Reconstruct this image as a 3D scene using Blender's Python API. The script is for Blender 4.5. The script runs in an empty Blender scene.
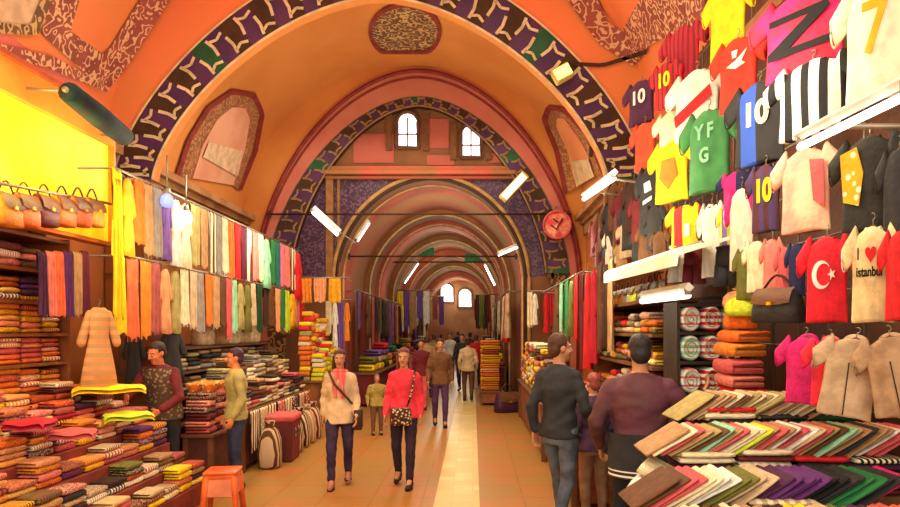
import bpy, math, random
from mathutils import Vector, Matrix, Euler
rnd = random.Random(11)
S = bpy.context.scene
COL = S.collection
PI = math.pi
# camera model: level camera, shifted lens; focal length in pixels, vanishing point, eye height
F, VX, HY, EZ = 650.0, 473.0, 329.0, 1.84

def at(px, py, Y):
    return Vector(((px - VX) / F * Y, Y, EZ - (py - HY) / F * Y))

def atX(px, py, X):
    return at(px, py, X * F / (px - VX))

# ------------------------------------------------------------------ colours
PAL = dict(
    white=(240, 236, 222), cream=(238, 222, 180), beige=(206, 178, 138), tan=(184, 142, 96), khaki=(176, 160, 96),
    yellow=(252, 214, 24), gold=(236, 170, 28), mustard=(205, 150, 40), amber=(232, 140, 40), orange=(238, 118, 36),
    coral=(238, 112, 70), peach=(236, 160, 108), salmon=(232, 128, 112), red=(218, 36, 40), crimson=(190, 28, 52),
    maroon=(112, 34, 40), burgundy=(98, 24, 50), rust=(170, 72, 34), brown=(104, 66, 36), chocolate=(64, 38, 22),
    pink=(236, 120, 150), magenta=(214, 34, 116), purple=(98, 44, 110), plum=(78, 36, 70), violet=(120, 84, 160),
    navy=(36, 40, 82), blue=(54, 88, 180), teal=(36, 110, 104), mint=(150, 214, 170), green=(44, 128, 66),
    lime=(206, 220, 50), olive=(112, 110, 46), bottle=(24, 66, 34), grey=(150, 140, 128), charcoal=(52, 50, 50),
    black=(26, 24, 24), mauve=(178, 92, 86), rose=(214, 92, 92))
CNAME = dict(bottle='dark green', gold='golden', chocolate='dark brown')

def cname(c):
    return CNAME.get(c, c)

def lin(c):
    r = []
    for v in c[:3]:
        v = v / 255.0
        r.append(v / 12.92 if v <= 0.04045 else ((v + 0.055) / 1.055) ** 2.4)
    return (r[0], r[1], r[2], 1.0)

MATS = {}

def _c(c):
    return lin(PAL[c]) if isinstance(c, str) else lin(c)

def mat(col, kind='cloth', col2=None, scale=10.0, rough=0.8, vec=(1, 0, 0), emit=0.0, metal=0.0, bump=0.25, width=0.5):
    key = (col, kind, col2, scale, rough, vec, emit, metal, bump, width)
    if key in MATS:
        return MATS[key]
    m = bpy.data.materials.new('mat_%d' % len(MATS))
    m.use_nodes = True
    nt = m.node_tree
    N, L = nt.nodes, nt.links
    N.clear()
    out = N.new('ShaderNodeOutputMaterial')
    bs = N.new('ShaderNodeBsdfPrincipled')
    L.new(bs.outputs[0], out.inputs[0])
    bs.inputs['Roughness'].default_value = rough
    bs.inputs['Metallic'].default_value = metal
    bs.inputs['Specular IOR Level'].default_value = 0.3
    tc = N.new('ShaderNodeTexCoord')
    co = tc.outputs['Object']
    c1 = _c(col)

    def mix(fac, a, b):
        x = N.new('ShaderNodeMix'); x.data_type = 'RGBA'
        if hasattr(fac, 'links'):
            L.new(fac, x.inputs[0])
        else:
            x.inputs[0].default_value = fac
        for i, v in ((6, a), (7, b)):
            if hasattr(v, 'links'):
                L.new(v, x.inputs[i])
            else:
                x.inputs[i].default_value = v
        return x.outputs[2]

    def noise(sc, det=3.0):
        n = N.new('ShaderNodeTexNoise'); L.new(co, n.inputs['Vector'])
        n.inputs['Scale'].default_value = sc; n.inputs['Detail'].default_value = det
        return n.outputs['Fac']

    def ramp(f, lo, hi):
        n = N.new('ShaderNodeMapRange'); L.new(f, n.inputs[0])
        n.inputs[1].default_value = lo; n.inputs[2].default_value = hi
        return n.outputs[0]

    def math_(op, a, b=None):
        n = N.new('ShaderNodeMath'); n.operation = op
        for i, v in enumerate((a, b)):
            if v is None:
                continue
            if hasattr(v, 'links'):
                L.new(v, n.inputs[i])
            else:
                n.inputs[i].default_value = v
        return n.outputs[0]

    dark = tuple(x * 0.68 for x in c1[:3]) + (1,)
    base = mix(ramp(noise(scale * 0.6 if kind == 'cloth' else 3.0), 0.35, 0.65), dark, c1)
    if kind in ('stripe', 'check'):
        d = N.new('ShaderNodeVectorMath'); d.operation = 'DOT_PRODUCT'
        L.new(co, d.inputs[0]); d.inputs[1].default_value = vec
        f = math_('GREATER_THAN', math_('FRACT', math_('MULTIPLY', d.outputs['Value'], scale)), width)
        base = mix(f, base, _c(col2))
    elif kind == 'floral':
        v = N.new('ShaderNodeTexVoronoi'); L.new(co, v.inputs['Vector'])
        v.inputs['Scale'].default_value = scale
        f = math_('LESS_THAN', v.outputs['Distance'], 0.36)
        base = mix(f, base, _c(col2))
    elif kind == 'ornament':
        v = math_('FRACT', math_('MULTIPLY', noise(scale, 1.5), 5.0))
        f = math_('LESS_THAN', math_('ABSOLUTE', math_('SUBTRACT', v, 0.5)), 0.17)
        base = mix(f, base, _c(col2))
    elif kind == 'tile':
        b = N.new('ShaderNodeTexBrick'); L.new(co, b.inputs['Vector'])
        b.inputs['Scale'].default_value = scale
        b.inputs['Mortar Size'].default_value = 0.012
        b.inputs['Brick Width'].default_value = 0.6; b.inputs['Row Height'].default_value = 0.6
        b.offset = 0.0
        b.inputs['Color1'].default_value = c1; b.inputs['Color2'].default_value = _c(col2)
        b.inputs['Mortar'].default_value = tuple(x * 0.6 for x in c1[:3]) + (1,)
        base = mix(ramp(noise(2.2, 4), 0.3, 0.75), b.outputs['Color'], _c(col2))
    elif kind == 'patch':
        base = mix(ramp(noise(scale, 4), 0.42, 0.62), c1, _c(col2))
    L.new(base, bs.inputs['Base Color'])
    if bump:
        bn = N.new('ShaderNodeBump'); bn.inputs['Strength'].default_value = bump
        bn.inputs['Distance'].default_value = 0.02
        L.new(noise(22.0, 4.0), bn.inputs['Height'])
        L.new(bn.outputs[0], bs.inputs['Normal'])
    if emit:
        L.new(base, bs.inputs['Emission Color'])
        bs.inputs['Emission Strength'].default_value = emit
    MATS[key] = m
    return m

# ------------------------------------------------------------------ mesh building
class MB:
    def __init__(s):
        s.v = []; s.f = []; s.m = []

    def add(s, verts, faces, mi=0, M=None):
        b = len(s.v)
        for p in verts:
            p = Vector(p)
            s.v.append(tuple(M @ p) if M is not None else tuple(p))
        for f in faces:
            s.f.append(tuple(b + i for i in f)); s.m.append(mi)

    def box(s, c, d, mi=0, rz=0.0, M=None, top=1.0):
        x, y, z = d[0] / 2, d[1] / 2, d[2] / 2
        vs = [(-x, -y, -z), (x, -y, -z), (x, y, -z), (-x, y, -z),
              (-x * top, -y * top, z), (x * top, -y * top, z), (x * top, y * top, z), (-x * top, y * top, z)]
        T = Matrix.Translation(c) @ Matrix.Rotation(rz, 4, 'Z')
        if M is not None:
            T = M @ T
        s.add(vs, [(0, 3, 2, 1), (4, 5, 6, 7), (0, 1, 5, 4), (1, 2, 6, 5), (2, 3, 7, 6), (3, 0, 4, 7)], mi, T)

    def loft(s, rings, mi=0, cap=True, closed=True, M=None):
        n = len(rings[0]); vs = [p for r in rings for p in r]; fs = []
        for i in range(len(rings) - 1):
            for j in range(n if closed else n - 1):
                k = (j + 1) % n
                fs.append((i * n + j, i * n + k, (i + 1) * n + k, (i + 1) * n + j))
        if cap:
            fs.append(tuple(range(n))[::-1])
            fs.append(tuple((len(rings) - 1) * n + j for j in range(n)))
        s.add(vs, fs, mi, M)

    def tube(s, pts, r, n=8, mi=0, M=None):
        pts = [Vector(p) for p in pts]
        rr = r if isinstance(r, (list, tuple)) else [r] * len(pts)
        rings = []
        up = Vector((0, 0, 1))
        for i, p in enumerate(pts):
            a = pts[max(i - 1, 0)]; b = pts[min(i + 1, len(pts) - 1)]
            t = (b - a)
            t = t.normalized() if t.length > 1e-9 else Vector((0, 0, 1))
            u = t.cross(up)
            if u.length < 0.05:
                u = t.cross(Vector((0, 1, 0)))
            u.normalize(); w = t.cross(u)
            rings.append([p + (u * math.cos(2 * PI * j / n) + w * math.sin(2 * PI * j / n)) * rr[i] for j in range(n)])
        s.loft(rings, mi, True, True, M)

    def capsule(s, a, b, ra, rb, n=12, mi=0):
        a = Vector(a); b = Vector(b); d = b - a
        if d.length < 1e-6:
            d = Vector((0, 0, 1e-4))
        t = d.normalized()
        pts = []; rs = []
        for k in range(4):
            g = -PI / 2 + k * PI / 8
            pts.append(a + t * ra * math.sin(g)); rs.append(max(ra * math.cos(g), 1e-4))
        pts.append(a); rs.append(ra); pts.append(b); rs.append(rb)
        for k in range(1, 5):
            g = k * PI / 8
            pts.append(b + t * rb * math.sin(g)); rs.append(max(rb * math.cos(g), 1e-4))
        u = t.cross(Vector((0, 0, 1)))
        if u.length < 0.05:
            u = t.cross(Vector((0, 1, 0)))
        u.normalize(); w = t.cross(u)
        s.loft([[p + (u * math.cos(2 * PI * j / n) + w * math.sin(2 * PI * j / n)) * r for j in range(n)] for p, r in zip(pts, rs)], mi)

    def ellipsoid(s, c, r, n=14, m=9, mi=0, M=None):
        rings = []
        for i in range(m + 1):
            g = -PI / 2 + PI * i / m
            q = max(math.cos(g), 1e-3)
            rings.append([(c[0] + r[0] * q * math.cos(2 * PI * j / n), c[1] + r[1] * q * math.sin(2 * PI * j / n), c[2] + r[2] * math.sin(g)) for j in range(n)])
        s.loft(rings, mi, True, True, M)

    def lathe(s, prof, c=(0, 0, 0), n=20, mi=0, M=None):
        s.loft([[(c[0] + r * math.cos(2 * PI * j / n), c[1] + r * math.sin(2 * PI * j / n), c[2] + z) for j in range(n)] for r, z in prof], mi, True, True, M)

    def grid(s, nu, nv, fn, mi=0, M=None):
        vs = [fn(i / nu, j / nv) for j in range(nv + 1) for i in range(nu + 1)]
        fs = [(j * (nu + 1) + i, j * (nu + 1) + i + 1, (j + 1) * (nu + 1) + i + 1, (j + 1) * (nu + 1) + i) for j in range(nv) for i in range(nu)]
        s.add(vs, fs, mi, M)

    def prism(s, poly, h, mi=0, M=None):
        # polygon in XZ extruded along Y from -h/2 to h/2
        n = len(poly)
        vs = [(x, -h / 2, z) for x, z in poly] + [(x, h / 2, z) for x, z in poly]
        fs = [tuple(range(n)), tuple(range(2 * n - 1, n - 1, -1))]
        fs += [(i, n + i, n + (i + 1) % n, (i + 1) % n) for i in range(n)]
        s.add(vs, fs, mi, M)

    def mesh(s, name, mats, smooth=True, fix=True):
        me = bpy.data.meshes.new(name)
        me.from_pydata(s.v, [], s.f)
        for m in (mats if isinstance(mats, (list, tuple)) else [mats]):
            me.materials.append(m)
        me.polygons.foreach_set('material_index', s.m)
        if fix:
            import bmesh
            bm = bmesh.new(); bm.from_mesh(me)
            bmesh.ops.recalc_face_normals(bm, faces=bm.faces)
            bm.to_mesh(me); bm.free()
        me.polygons.foreach_set('use_smooth', [smooth] * len(me.polygons))
        me.update()
        return me

    def build(s, name, mats, parent=None, smooth=True, bevel=0.0, fix=True):
        o = bpy.data.objects.new(name, s.mesh(name, mats, smooth, fix))
        COL.objects.link(o)
        if parent is not None:
            o.parent = parent
        if bevel:
            b = o.modifiers.new('bevel', 'BEVEL'); b.width = bevel; b.segments = 2; b.limit_method = 'ANGLE'
        if smooth and bevel:
            pass
        return o

LABELS = {}

def tag(o, label, cat, group=None, kind=None):
    o['label'] = label; o['category'] = cat
    if group:
        o['group'] = group
    if kind:
        o['kind'] = kind
    LABELS.setdefault(label, []).append(o.name)
    return o

def empty(name, loc=(0, 0, 0), rz=0.0):
    o = bpy.data.objects.new(name, None); COL.objects.link(o)
    o.location = loc; o.rotation_euler = (0, 0, rz); o.empty_display_size = 0.1
    return o

def struct(o):
    o['kind'] = 'structure'
    return o

def copy_tree(o, parent=None):
    c = o.copy(); COL.objects.link(c)
    if parent is not None:
        c.parent = parent
    for ch in list(o.children):
        copy_tree(ch, c)
    return c

def recolour(o, m, slot=0):
    o.material_slots[slot].link = 'OBJECT'
    o.material_slots[slot].material = m

ORD = ('first second third fourth fifth sixth seventh eighth ninth tenth eleventh twelfth thirteenth fourteenth fifteenth sixteenth '
       'seventeenth eighteenth nineteenth twentieth').split()
TENS = {2: 'twenty', 3: 'thirty', 4: 'forty'}

def nth(i):                       # 0-based
    if i < 20:
        return ORD[i]
    t, u = divmod(i + 1, 10)
    return TENS[t] + ('-' + ORD[u - 1] if u else 'ieth')

def text_mesh(s, size, depth=0.004, offset=0.0):
    cu = bpy.data.curves.new('lettering', 'FONT')
    cu.body = s; cu.size = size; cu.extrude = depth; cu.align_x = 'CENTER'; cu.align_y = 'CENTER'; cu.offset = offset
    o = bpy.data.objects.new('lettering', cu); COL.objects.link(o)
    dg = bpy.context.evaluated_depsgraph_get(); dg.update()
    me = bpy.data.meshes.new_from_object(o.evaluated_get(dg))
    bpy.data.objects.remove(o)
    me.transform(Matrix.Rotation(PI / 2, 4, 'X'))      # now it reads from -Y
    me.materials.clear()
    return me

# prototypes sit far below ground until used; they are removed at the end
PROTO = []

def proto(o):
    PROTO.append(o)
    return o

# ------------------------------------------------------------------ camera and world
cam = bpy.data.cameras.new('camera'); co_ = bpy.data.objects.new('camera', cam); COL.objects.link(co_)
co_.location = (0, 0, EZ); co_.rotation_euler = (PI / 2, 0, 0)
cam.sensor_width = 36.0; cam.lens = F / 900.0 * 36.0
cam.shift_x = -(VX - 450.0) / 900.0; cam.shift_y = (HY - 253.5) / 900.0
cam.clip_start = 0.05
S.camera = co_
w = bpy.data.worlds.new('world'); S.world = w; w.use_nodes = True
w.node_tree.nodes['Background'].inputs[0].default_value = (1.0, 0.88, 0.64, 1)
w.node_tree.nodes['Background'].inputs[1].default_value = 0.62
S.view_settings.view_transform = 'Standard'
S.view_settings.look = 'None'
try:
    S.view_settings.look = 'Medium High Contrast' if False else 'None'
except Exception:
    pass
S.view_settings.exposure = 0.0
S.cycles.use_denoising = True
S.cycles.max_bounces = 6
S.cycles.diffuse_bounces = 4

def area(loc, rot, size, power, col, sy=None):
    l = bpy.data.lights.new('area_light', 'AREA'); l.energy = power; l.color = col[:3]
    l.size = size
    if sy:
        l.shape = 'RECTANGLE'; l.size_y = sy
    o = bpy.data.objects.new('area_light', l); COL.objects.link(o)
    o.location = loc; o.rotation_euler = rot
    return o

def point(loc, power, col, r=0.15):
    l = bpy.data.lights.new('point_light', 'POINT'); l.energy = power; l.color = col[:3]; l.shadow_soft_size = r
    o = bpy.data.objects.new('point_light', l); COL.objects.link(o); o.location = loc
    return o
# ================================================================== the building
XA = -1.30          # axis of the street
HW = 3.85           # half width between the walls
Y1, Y2 = 9.1, 14.6  # the two big arches
ORANGE = (226, 118, 48); TERRA = (214, 92, 50); MAUVE = (182, 100, 84)
m_floor = mat((182, 106, 52), 'tile', (156, 118, 54), 1.1, 0.38, bump=0.05)  # olive second colour paints yellowish reflections into the slabs
m_runner = mat((226, 204, 136), 'tile', (202, 172, 104), 2.6, 0.4, bump=0.08)
m_vault = mat((204, 132, 66), 'patch', (194, 120, 56), 0.7, 0.85, bump=0.05)
m_terra = mat((222, 120, 72), 'patch', (210, 124, 66), 0.8, 0.85, bump=0.05)
m_mauve = mat(MAUVE, 'patch', (186, 114, 90), 1.2, 0.85, bump=0.05)
m_mline = mat((138, 50, 46), rough=0.8, bump=0.05)
m_wall = mat((196, 120, 64), 'patch', (176, 108, 62), 1.0, 0.85, bump=0.05)
m_dark = mat((66, 40, 22), rough=0.7, bump=0.1)
m_plum = mat((78, 40, 74), 'patch', (60, 34, 70), 3.0, 0.5, bump=0.05)
m_dgreen = mat((30, 84, 50), rough=0.5, bump=0.05)
m_cream = mat((214, 190, 146), rough=0.6, bump=0.0)
m_orn = mat((150, 78, 66), 'ornament', (206, 160, 118), 7.0, 0.8, bump=0.05)
m_orn2 = mat((112, 78, 52), 'ornament', (190, 150, 96), 6.0, 0.8, bump=0.05)
m_tileblue = mat((66, 38, 66), 'ornament', (98, 66, 84), 7.0, 0.4, bump=0.05)
m_brownw = mat((128, 82, 50), 'patch', (112, 72, 44), 1.5, 0.8, bump=0.05)
m_redw = mat((170, 88, 74), 'patch', (156, 78, 64), 1.5, 0.8, bump=0.05)
m_wood = mat((120, 74, 38), rough=0.55, bump=0.15)
m_metal = mat((150, 140, 122), rough=0.4, metal=0.6, bump=0.0)
m_tube = mat((255, 250, 232), rough=0.4, emit=5.0, bump=0.0)

def prof(a, zs, zt, p=1.45, q=1.7, n=36, xc=XA, legs=None):
    pts = []
    for i in range(n + 1):
        th = PI - PI * i / n
        c, s_ = math.cos(th), math.sin(th)
        x = math.copysign(abs(c) ** (2 / q), c); z = max(s_, 0) ** (2 / p)
        pts.append((xc + a * x, zs + (zt - zs) * z))
    if legs is not None:
        pts = [(pts[0][0], legs)] + pts + [(pts[-1][0], legs)]
    return pts

def annulus(mb, Y, pa, pb, mi=0):
    n = len(pa)
    mb.add([(x, Y, z) for x, z in pa] + [(x, Y, z) for x, z in pb],
           [(i, i + 1, n + i + 1, n + i) for i in range(n - 1)], mi)

def sheet(mb, prof_pts, Ya, Yb, mi=0, prof_b=None):
    n = len(prof_pts); pb = prof_b or prof_pts
    mb.add([(x, Ya, z) for x, z in prof_pts] + [(x, Yb, z) for x, z in pb],
           [(i, i + 1, n + i + 1, n + i) for i in range(n - 1)], mi)

# floor and the pale inlaid strip
b = MB(); b.add([(-9, -3, 0), (7, -3, 0), (7, 60, 0), (-9, 60, 0)], [(0, 1, 2, 3)])
struct(b.build('floor', m_floor, smooth=False))
b = MB(); b.box((-0.17, 28, 0.004), (0.48, 60, 0.01))
struct(b.build('trim_1', m_runner, smooth=False))

# side walls
for side, x0 in (('left', XA - HW), ('right', XA + HW)):
    sg = -1 if side == 'left' else 1
    b = MB(); b.box((x0 + sg * 0.1, 6.0, 2.15), (0.2, 18.0, 4.3))
    struct(b.build('wall_' + side, m_wall, smooth=False))
    b = MB()
    b.box((x0 - sg * 0.07, 6.0, 4.22), (0.14, 18.0, 0.10)); b.box((x0 - sg * 0.13, 6.0, 4.33), (0.26, 18.0, 0.12)); b.box((x0 - sg * 0.04, 6.0, 4.05), (0.08, 18.0, 0.22))
    struct(b.build('trim_2', mat((150, 104, 66), 'patch', (178, 130, 86), 2.0, bump=0.1), smooth=False))

# barrel vaults of the two near bays
ZS = 4.3
v1 = prof(HW, ZS, 7.75, 2.0, 2.0, 40)
v2 = prof(HW, ZS, 7.75, 2.0, 2.0, 40)
b = MB(); sheet(b, v1, 0.2, Y1 + 0.05)
struct(b.build('ceiling', m_terra))
b = MB(); sheet(b, v2, Y1 + 0.05, Y2 + 0.05)
struct(b.build('ceiling', m_vault))

# first big arch: patterned band, plain spandrel round it
def arch_band(Y, pin, pout, depth, name, nblk):
    mb = MB(); n = len(pin)
    # soffit, outer edge
    sheet(mb, pin, Y, Y + depth, 4)
    per = max(1, (n - 1) // nblk)
    for i in range(n - 1):
        blk = i // per
        mi = (0, 1, 0, 1, 0, 1, 0, 1, 0, 1, 0, 2)[blk % 12]
        mb.add([(pin[i][0], Y, pin[i][1]), (pin[i + 1][0], Y, pin[i + 1][1]), (pout[i + 1][0], Y, pout[i + 1][1]), (pout[i][0], Y, pout[i][1])], [(0, 1, 2, 3)], mi)

    def P(u, v):
        f = u * (n - 1); i = min(int(f), n - 2); t = f - i
        a = Vector(pin[i]).lerp(Vector(pin[i + 1]), t); c = Vector(pout[i]).lerp(Vector(pout[i + 1]), t)
        return a.lerp(c, v)
    cnt = (n - 1) // per

    def strip(uv, wid):
        pts = [P(*p) for p in uv]
        for a, c in zip(pts[:-1], pts[1:]):
            d = (c - a)
            if d.length < 1e-6:
                continue
            d.normalize(); nn = Vector((-d.y, d.x)) * wid
            mb.add([(a.x - nn.x, Y - 0.012, a.y - nn.y), (c.x - nn.x, Y - 0.012, c.y - nn.y), (c.x + nn.x, Y - 0.012, c.y + nn.y), (a.x + nn.x, Y - 0.012, a.y + nn.y)], [(0, 1, 2, 3)], 3)
    for k in range(cnt):
        u0 = k / cnt; du = 1 / cnt
        lo, hi = (0.12, 0.62) if k % 2 else (0.38, 0.88)
        strip([(u0, lo), (u0 + du * 0.10, (lo + hi) / 2), (u0, hi)], 0.022)
        v = 0.2 if k % 2 else 0.8
        strip([(u0 + du * 0.08, v), (u0 + du * 0.5, v + (0.08 if k % 2 else -0.08)), (u0 + du * 0.95, v)], 0.02)
    # thin border lines on both edges
    strip([(i / 60, 0.02) for i in range(61)], 0.018)
    strip([(i / 60, 0.985) for i in range(61)], 0.014)
    return struct(mb.build(name, [m_plum, m_dark, m_dgreen, m_cream if Y < 10 else mat((150, 112, 72)), m_vault if Y < 10 else m_dark], smooth=False, fix=False))

NP = 96
p1i = prof(3.17, 3.93, 6.48, n=NP); p1o = prof(3.74, 3.93, 7.12, n=NP)
arch_band(Y1, p1i, p1o, 0.16, 'trim_3', 48)
b = MB(); annulus(b, Y1 + 0.02, p1o, prof(4.2, 3.9, 8.1, 2, 2, n=NP))
struct(b.build('trim_4', m_terra, smooth=False))
# piers carrying the first arch
for sg in (-1, 1):
    b = MB(); b.box((XA + sg * 3.5, Y1 + 0.1, 1.95), (0.64, 0.3, 3.9))
    struct(b.build('trim_5', mat((150, 92, 52), 'patch', (126, 78, 46), 1.5), smooth=False))

# second big arch
p2i = prof(2.85, 3.1, 6.85, 1.6, 1.8, n=NP, xc=-1.23, legs=0.0)
p2o = prof(3.42, 3.1, 7.08, 1.6, 1.8, n=NP, xc=-1.23, legs=0.0)
p2m = prof(3.66, 3.1, 7.72, 1.7, 1.85, n=NP, xc=-1.23, legs=0.0)
arch_band(Y2, p2i[1:-1], p2o[1:-1], 0.25, 'trim_6', 48)
b = MB()
annulus(b, Y2 + 0.1, [(-1.23 - 3.0, 0), *prof(3.0, 3.1, 6.9, 1.6, 1.8, n=NP, xc=-1.23)[0:1]], [(-1.23 - 3.5, 0), (-1.23 - 3.5, 3.2)])
annulus(b, Y2 + 0.1, [(-1.23 + 3.0, 0), (-1.23 + 3.0, 3.2)], [(-1.23 + 3.5, 0), (-1.23 + 3.5, 3.2)])
struct(b.build('trim_7', mat((84, 56, 32), 'ornament', (160, 120, 74), 5.0), smooth=False))
b = MB(); annulus(b, Y2 - 0.02, p2o, p2m)
sheet(b, p2m, Y2 - 0.02, Y2 + 0.1); sheet(b, p2o, Y2 - 0.02, Y2 + 0.2)
struct(b.build('trim_8', m_mauve, smooth=False))
b = MB()
mid = [Vector(p).lerp(Vector(q), 0.86) for p, q in zip(p2o, p2m)]
b.tube([(x, Y2 - 0.03, z) for x, z in mid], 0.045, 6)
mid = [Vector(p).lerp(Vector(q), 0.62) for p, q in zip(p2o, p2m)]
b.tube([(x, Y2 - 0.03, z) for x, z in mid], 0.025, 6)
struct(b.build('trim_9', m_mline))
b = MB(); annulus(b, Y2 + 0.02, p2m, prof(4.3, 3.1, 8.2, 2, 2, n=NP, legs=0.0))
struct(b.build('wall_far', m_vault, smooth=False))

# cross wall inside the second arch with the low opening
TX = -0.95
N3 = 60
p3 = prof(2.10, 3.0, 5.22, 1.9, 1.9, n=N3, xc=TX, legs=0.0)
outer = prof(3.5, 3.1, 7.1, 1.6, 1.8, n=N3, xc=-1.23, legs=0.0)
b = MB(); Yw = Y2 + 0.2
# split at cornice height 5.45: lower tiled, upper painted
for i in range(len(p3) - 1):
    q = [Vector(p3[i]), Vector(p3[i + 1]), Vector(outer[i + 1]), Vector(outer[i])]
    K = 14
    for k in range(K):
        a0, a1 = k / K, (k + 1) / K
        A = q[0].lerp(q[3], a0); B = q[1].lerp(q[2], a0); C = q[1].lerp(q[2], a1); D = q[0].lerp(q[3], a1)
        zc = (A.y + B.y + C.y + D.y) / 4; xc_ = (A.x + B.x + C.x + D.x) / 4
        mi = 0 if zc > 5.45 else (1 if zc > 2.9 else 2)
        b.add([(p.x, Yw, p.y) for p in (A, B, C, D)], [(0, 1, 2, 3)], mi)
struct(b.build('wall_middle', [m_brownw, m_tileblue, m_brownw, m_redw], smooth=False, fix=False))
b = MB()
for z, h, d in ((5.46, 0.10, 0.16), (5.36, 0.08, 0.24), (5.27, 0.06, 0.12)):
    b.box((TX - 0.25, Yw - d / 2, z), (4.3, d, h))
struct(b.build('trim_10', mat((150, 96, 60), 'patch', (182, 84, 66), 1.2), smooth=False))
for x0, x1, z0, z1 in ((-2.72, -1.80, 5.62, 6.28), (-1.08, -.55, 5.95, 6.62), (-1.05, -.42, 5.56, 5.80), (.36, .78, 5.62, 5.95)):
    b = MB(); b.box(((x0 + x1) / 2, Yw - .012, (z0 + z1) / 2), (x1 - x0, .024, z1 - z0))
    struct(b.build('trim_31', m_redw, smooth=False))
# pilaster lines left and right of the tiled field
for x in (-3.25, 1.75):
    b = MB(); b.box((x, Yw - 0.05, 4.2), (0.16, 0.1, 2.4)); b.box((x + 0.2, Yw - 0.03, 4.2), (0.06, 0.06, 2.4))
    struct(b.build('trim_11', mat((146, 98, 58)), smooth=False))
# mouldings round the low opening
for off, r, mm in ((0.10, 0.05, m_cream), (0.02, 0.04, m_dark)):
    b = MB(); b.tube([(x, Yw - 0.04, z) for x, z in prof(2.12 + off, 3.0, 5.24 + off, 1.9, 1.9, n=N3, xc=TX, legs=0.0)], r, 6)
    struct(b.build('trim_12', mat((176, 136, 84)) if mm is m_cream else mm))

# two small arched windows over the opening
m_glow = mat((244, 244, 255), rough=0.3, emit=2.6, bump=0.0)
for k, (px, py, wd, hh) in enumerate(((407.5, 131, 0.44, 0.72), (471, 142, 0.42, 0.66))):
    c = at(px, py, Yw - 0.03)
    outl = [(-wd / 2, -hh / 2), (wd / 2, -hh / 2), (wd / 2, hh * 0.25)] + [(wd / 2 * math.cos(t), hh * 0.25 + wd / 2 * math.sin(t)) for t in [PI * i / 8 for i in range(1, 8)]] + [(-wd / 2, hh * 0.25)]
    root = empty('window_%d' % (k + 1), c); struct(root)
    g = MB(); g.prism(outl, 0.02); g.build('pane', m_glow, root, smooth=False)
    fr = MB(); ring = [(x * 1.0, 0, z) for x, z in outl] + [(outl[0][0], 0, outl[0][1])]
    fr.tube([(x * 1.12, -0.03, z * 1.08) for x, y, z in ring], 0.05, 6)
    fr.build('frame', mat((104, 66, 40)), root, smooth=False)
    gb = MB(); gb.box((0, -0.02, -0.05), (0.035, 0.02, hh * 0.95)); gb.box((0, -0.02, -0.08), (wd, 0.02, 0.035))
    gb.build('glazing_bar', mat((170, 130, 110)), root, smooth=False)
    sd = MB(); sd.box((-wd * .95, -0.02, 0), (0.14, 0.06, hh * 1.25)); sd.box((wd * .95, -0.02, 0), (0.14, 0.06, hh * 1.25))
    sd.build('surround', mat((116, 74, 44)), root, smooth=False)

# the tunnel beyond
YE = 46.0
b = MB()
tp = prof(2.14, 3.0, 5.25, 1.9, 1.9, n=40, xc=TX, legs=0.0)
sheet(b, tp, Yw, YE)
o = struct(b.build('ceiling', [mat((140, 96, 58), 'patch', (160, 90, 64), 0.4, bump=0.05)]))
RIBS = [(15.4, .02, (188, 84, 62)), (18.6, .16, (150, 96, 58)), (19.6, .3, (196, 84, 66)), (23.6, .22, (140, 88, 52)), (28.0, .32, (190, 92, 70)), (33.0, .26, (150, 96, 60)), (38.5, .34, (196, 96, 74))]
for Yr, t, c in RIBS:
    b = MB()
    pi_ = prof(2.12 - t, 3.0, 5.24 - t, 1.9, 1.9, n=40, xc=TX, legs=0.0); po_ = prof(2.14, 3.0, 5.26, 1.9, 1.9, n=40, xc=TX, legs=0.0)
    annulus(b, Yr, pi_, po_); sheet(b, pi_, Yr, Yr + 0.8)
    b.tube([(x, Yr - 0.01, z) for x, z in prof(2.14 - t * .9, 3.0, 5.26 - t * .9, 1.9, 1.9, n=40, xc=TX, legs=0.0)], 0.03, 5, 1)
    struct(b.build('trim_13', [mat(c, 'patch', tuple(int(v * .85) for v in c), 1.2), mat((226, 190, 130))], smooth=False))
b = MB(); b.add([(x, YE, z) for x, z in tp], [tuple(range(len(tp)))])
struct(b.build('wall_back', mat((164, 118, 86), 'patch', (140, 96, 70), .8), smooth=False))
for k, (px, py) in enumerate(((447, 293), (465, 298))):
    c = at(px, py, YE - 0.1); wd, hh = 0.9, 1.25
    outl = [(-wd / 2, -hh / 2), (wd / 2, -hh / 2), (wd / 2, hh * 0.15)] + [(wd / 2 * math.cos(t), hh * 0.15 + wd / 2 * math.sin(t)) for t in [PI * i / 8 for i in range(1, 8)]] + [(-wd / 2, hh * 0.15)]
    root = empty('window_%d' % (k + 3), c); struct(root)
    g = MB(); g.prism(outl, 0.05); g.build('pane', mat((255, 246, 236), rough=0.3, emit=3.0, bump=0.0), root, smooth=False)
    fr = MB(); fr.tube([(x * 1.08, -0.05, z * 1.06) for x, z in outl + outl[:1]], 0.07, 6); fr.build('frame', m_brownw, root, smooth=False)

# ---- painted and moulded patches lying on the vault surfaces
def vault_hit(px, py, ya, yb, zt=7.75, off=0.03):
    def inside(Y):
        p = at(px, py, Y); t = (p.z - ZS) / (zt - ZS)
        if t >= 1: return False
        h = HW if t <= 0 else HW * math.sqrt(1 - t * t)
        return abs(p.x - XA) < h
    lo = 0.5; hi = lo
    while hi < 40 and inside(hi):
        lo = hi; hi += 0.1
    for _ in range(30):
        mid_ = (lo + hi) / 2
        if inside(mid_): lo = mid_
        else: hi = mid_
    Y = min(max(lo, ya), yb)
    p = at(px, py, Y); c = Vector((XA, p.y, min(max(p.z, ZS - 1), ZS)))
    return p + (c - p).normalized() * off

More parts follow.
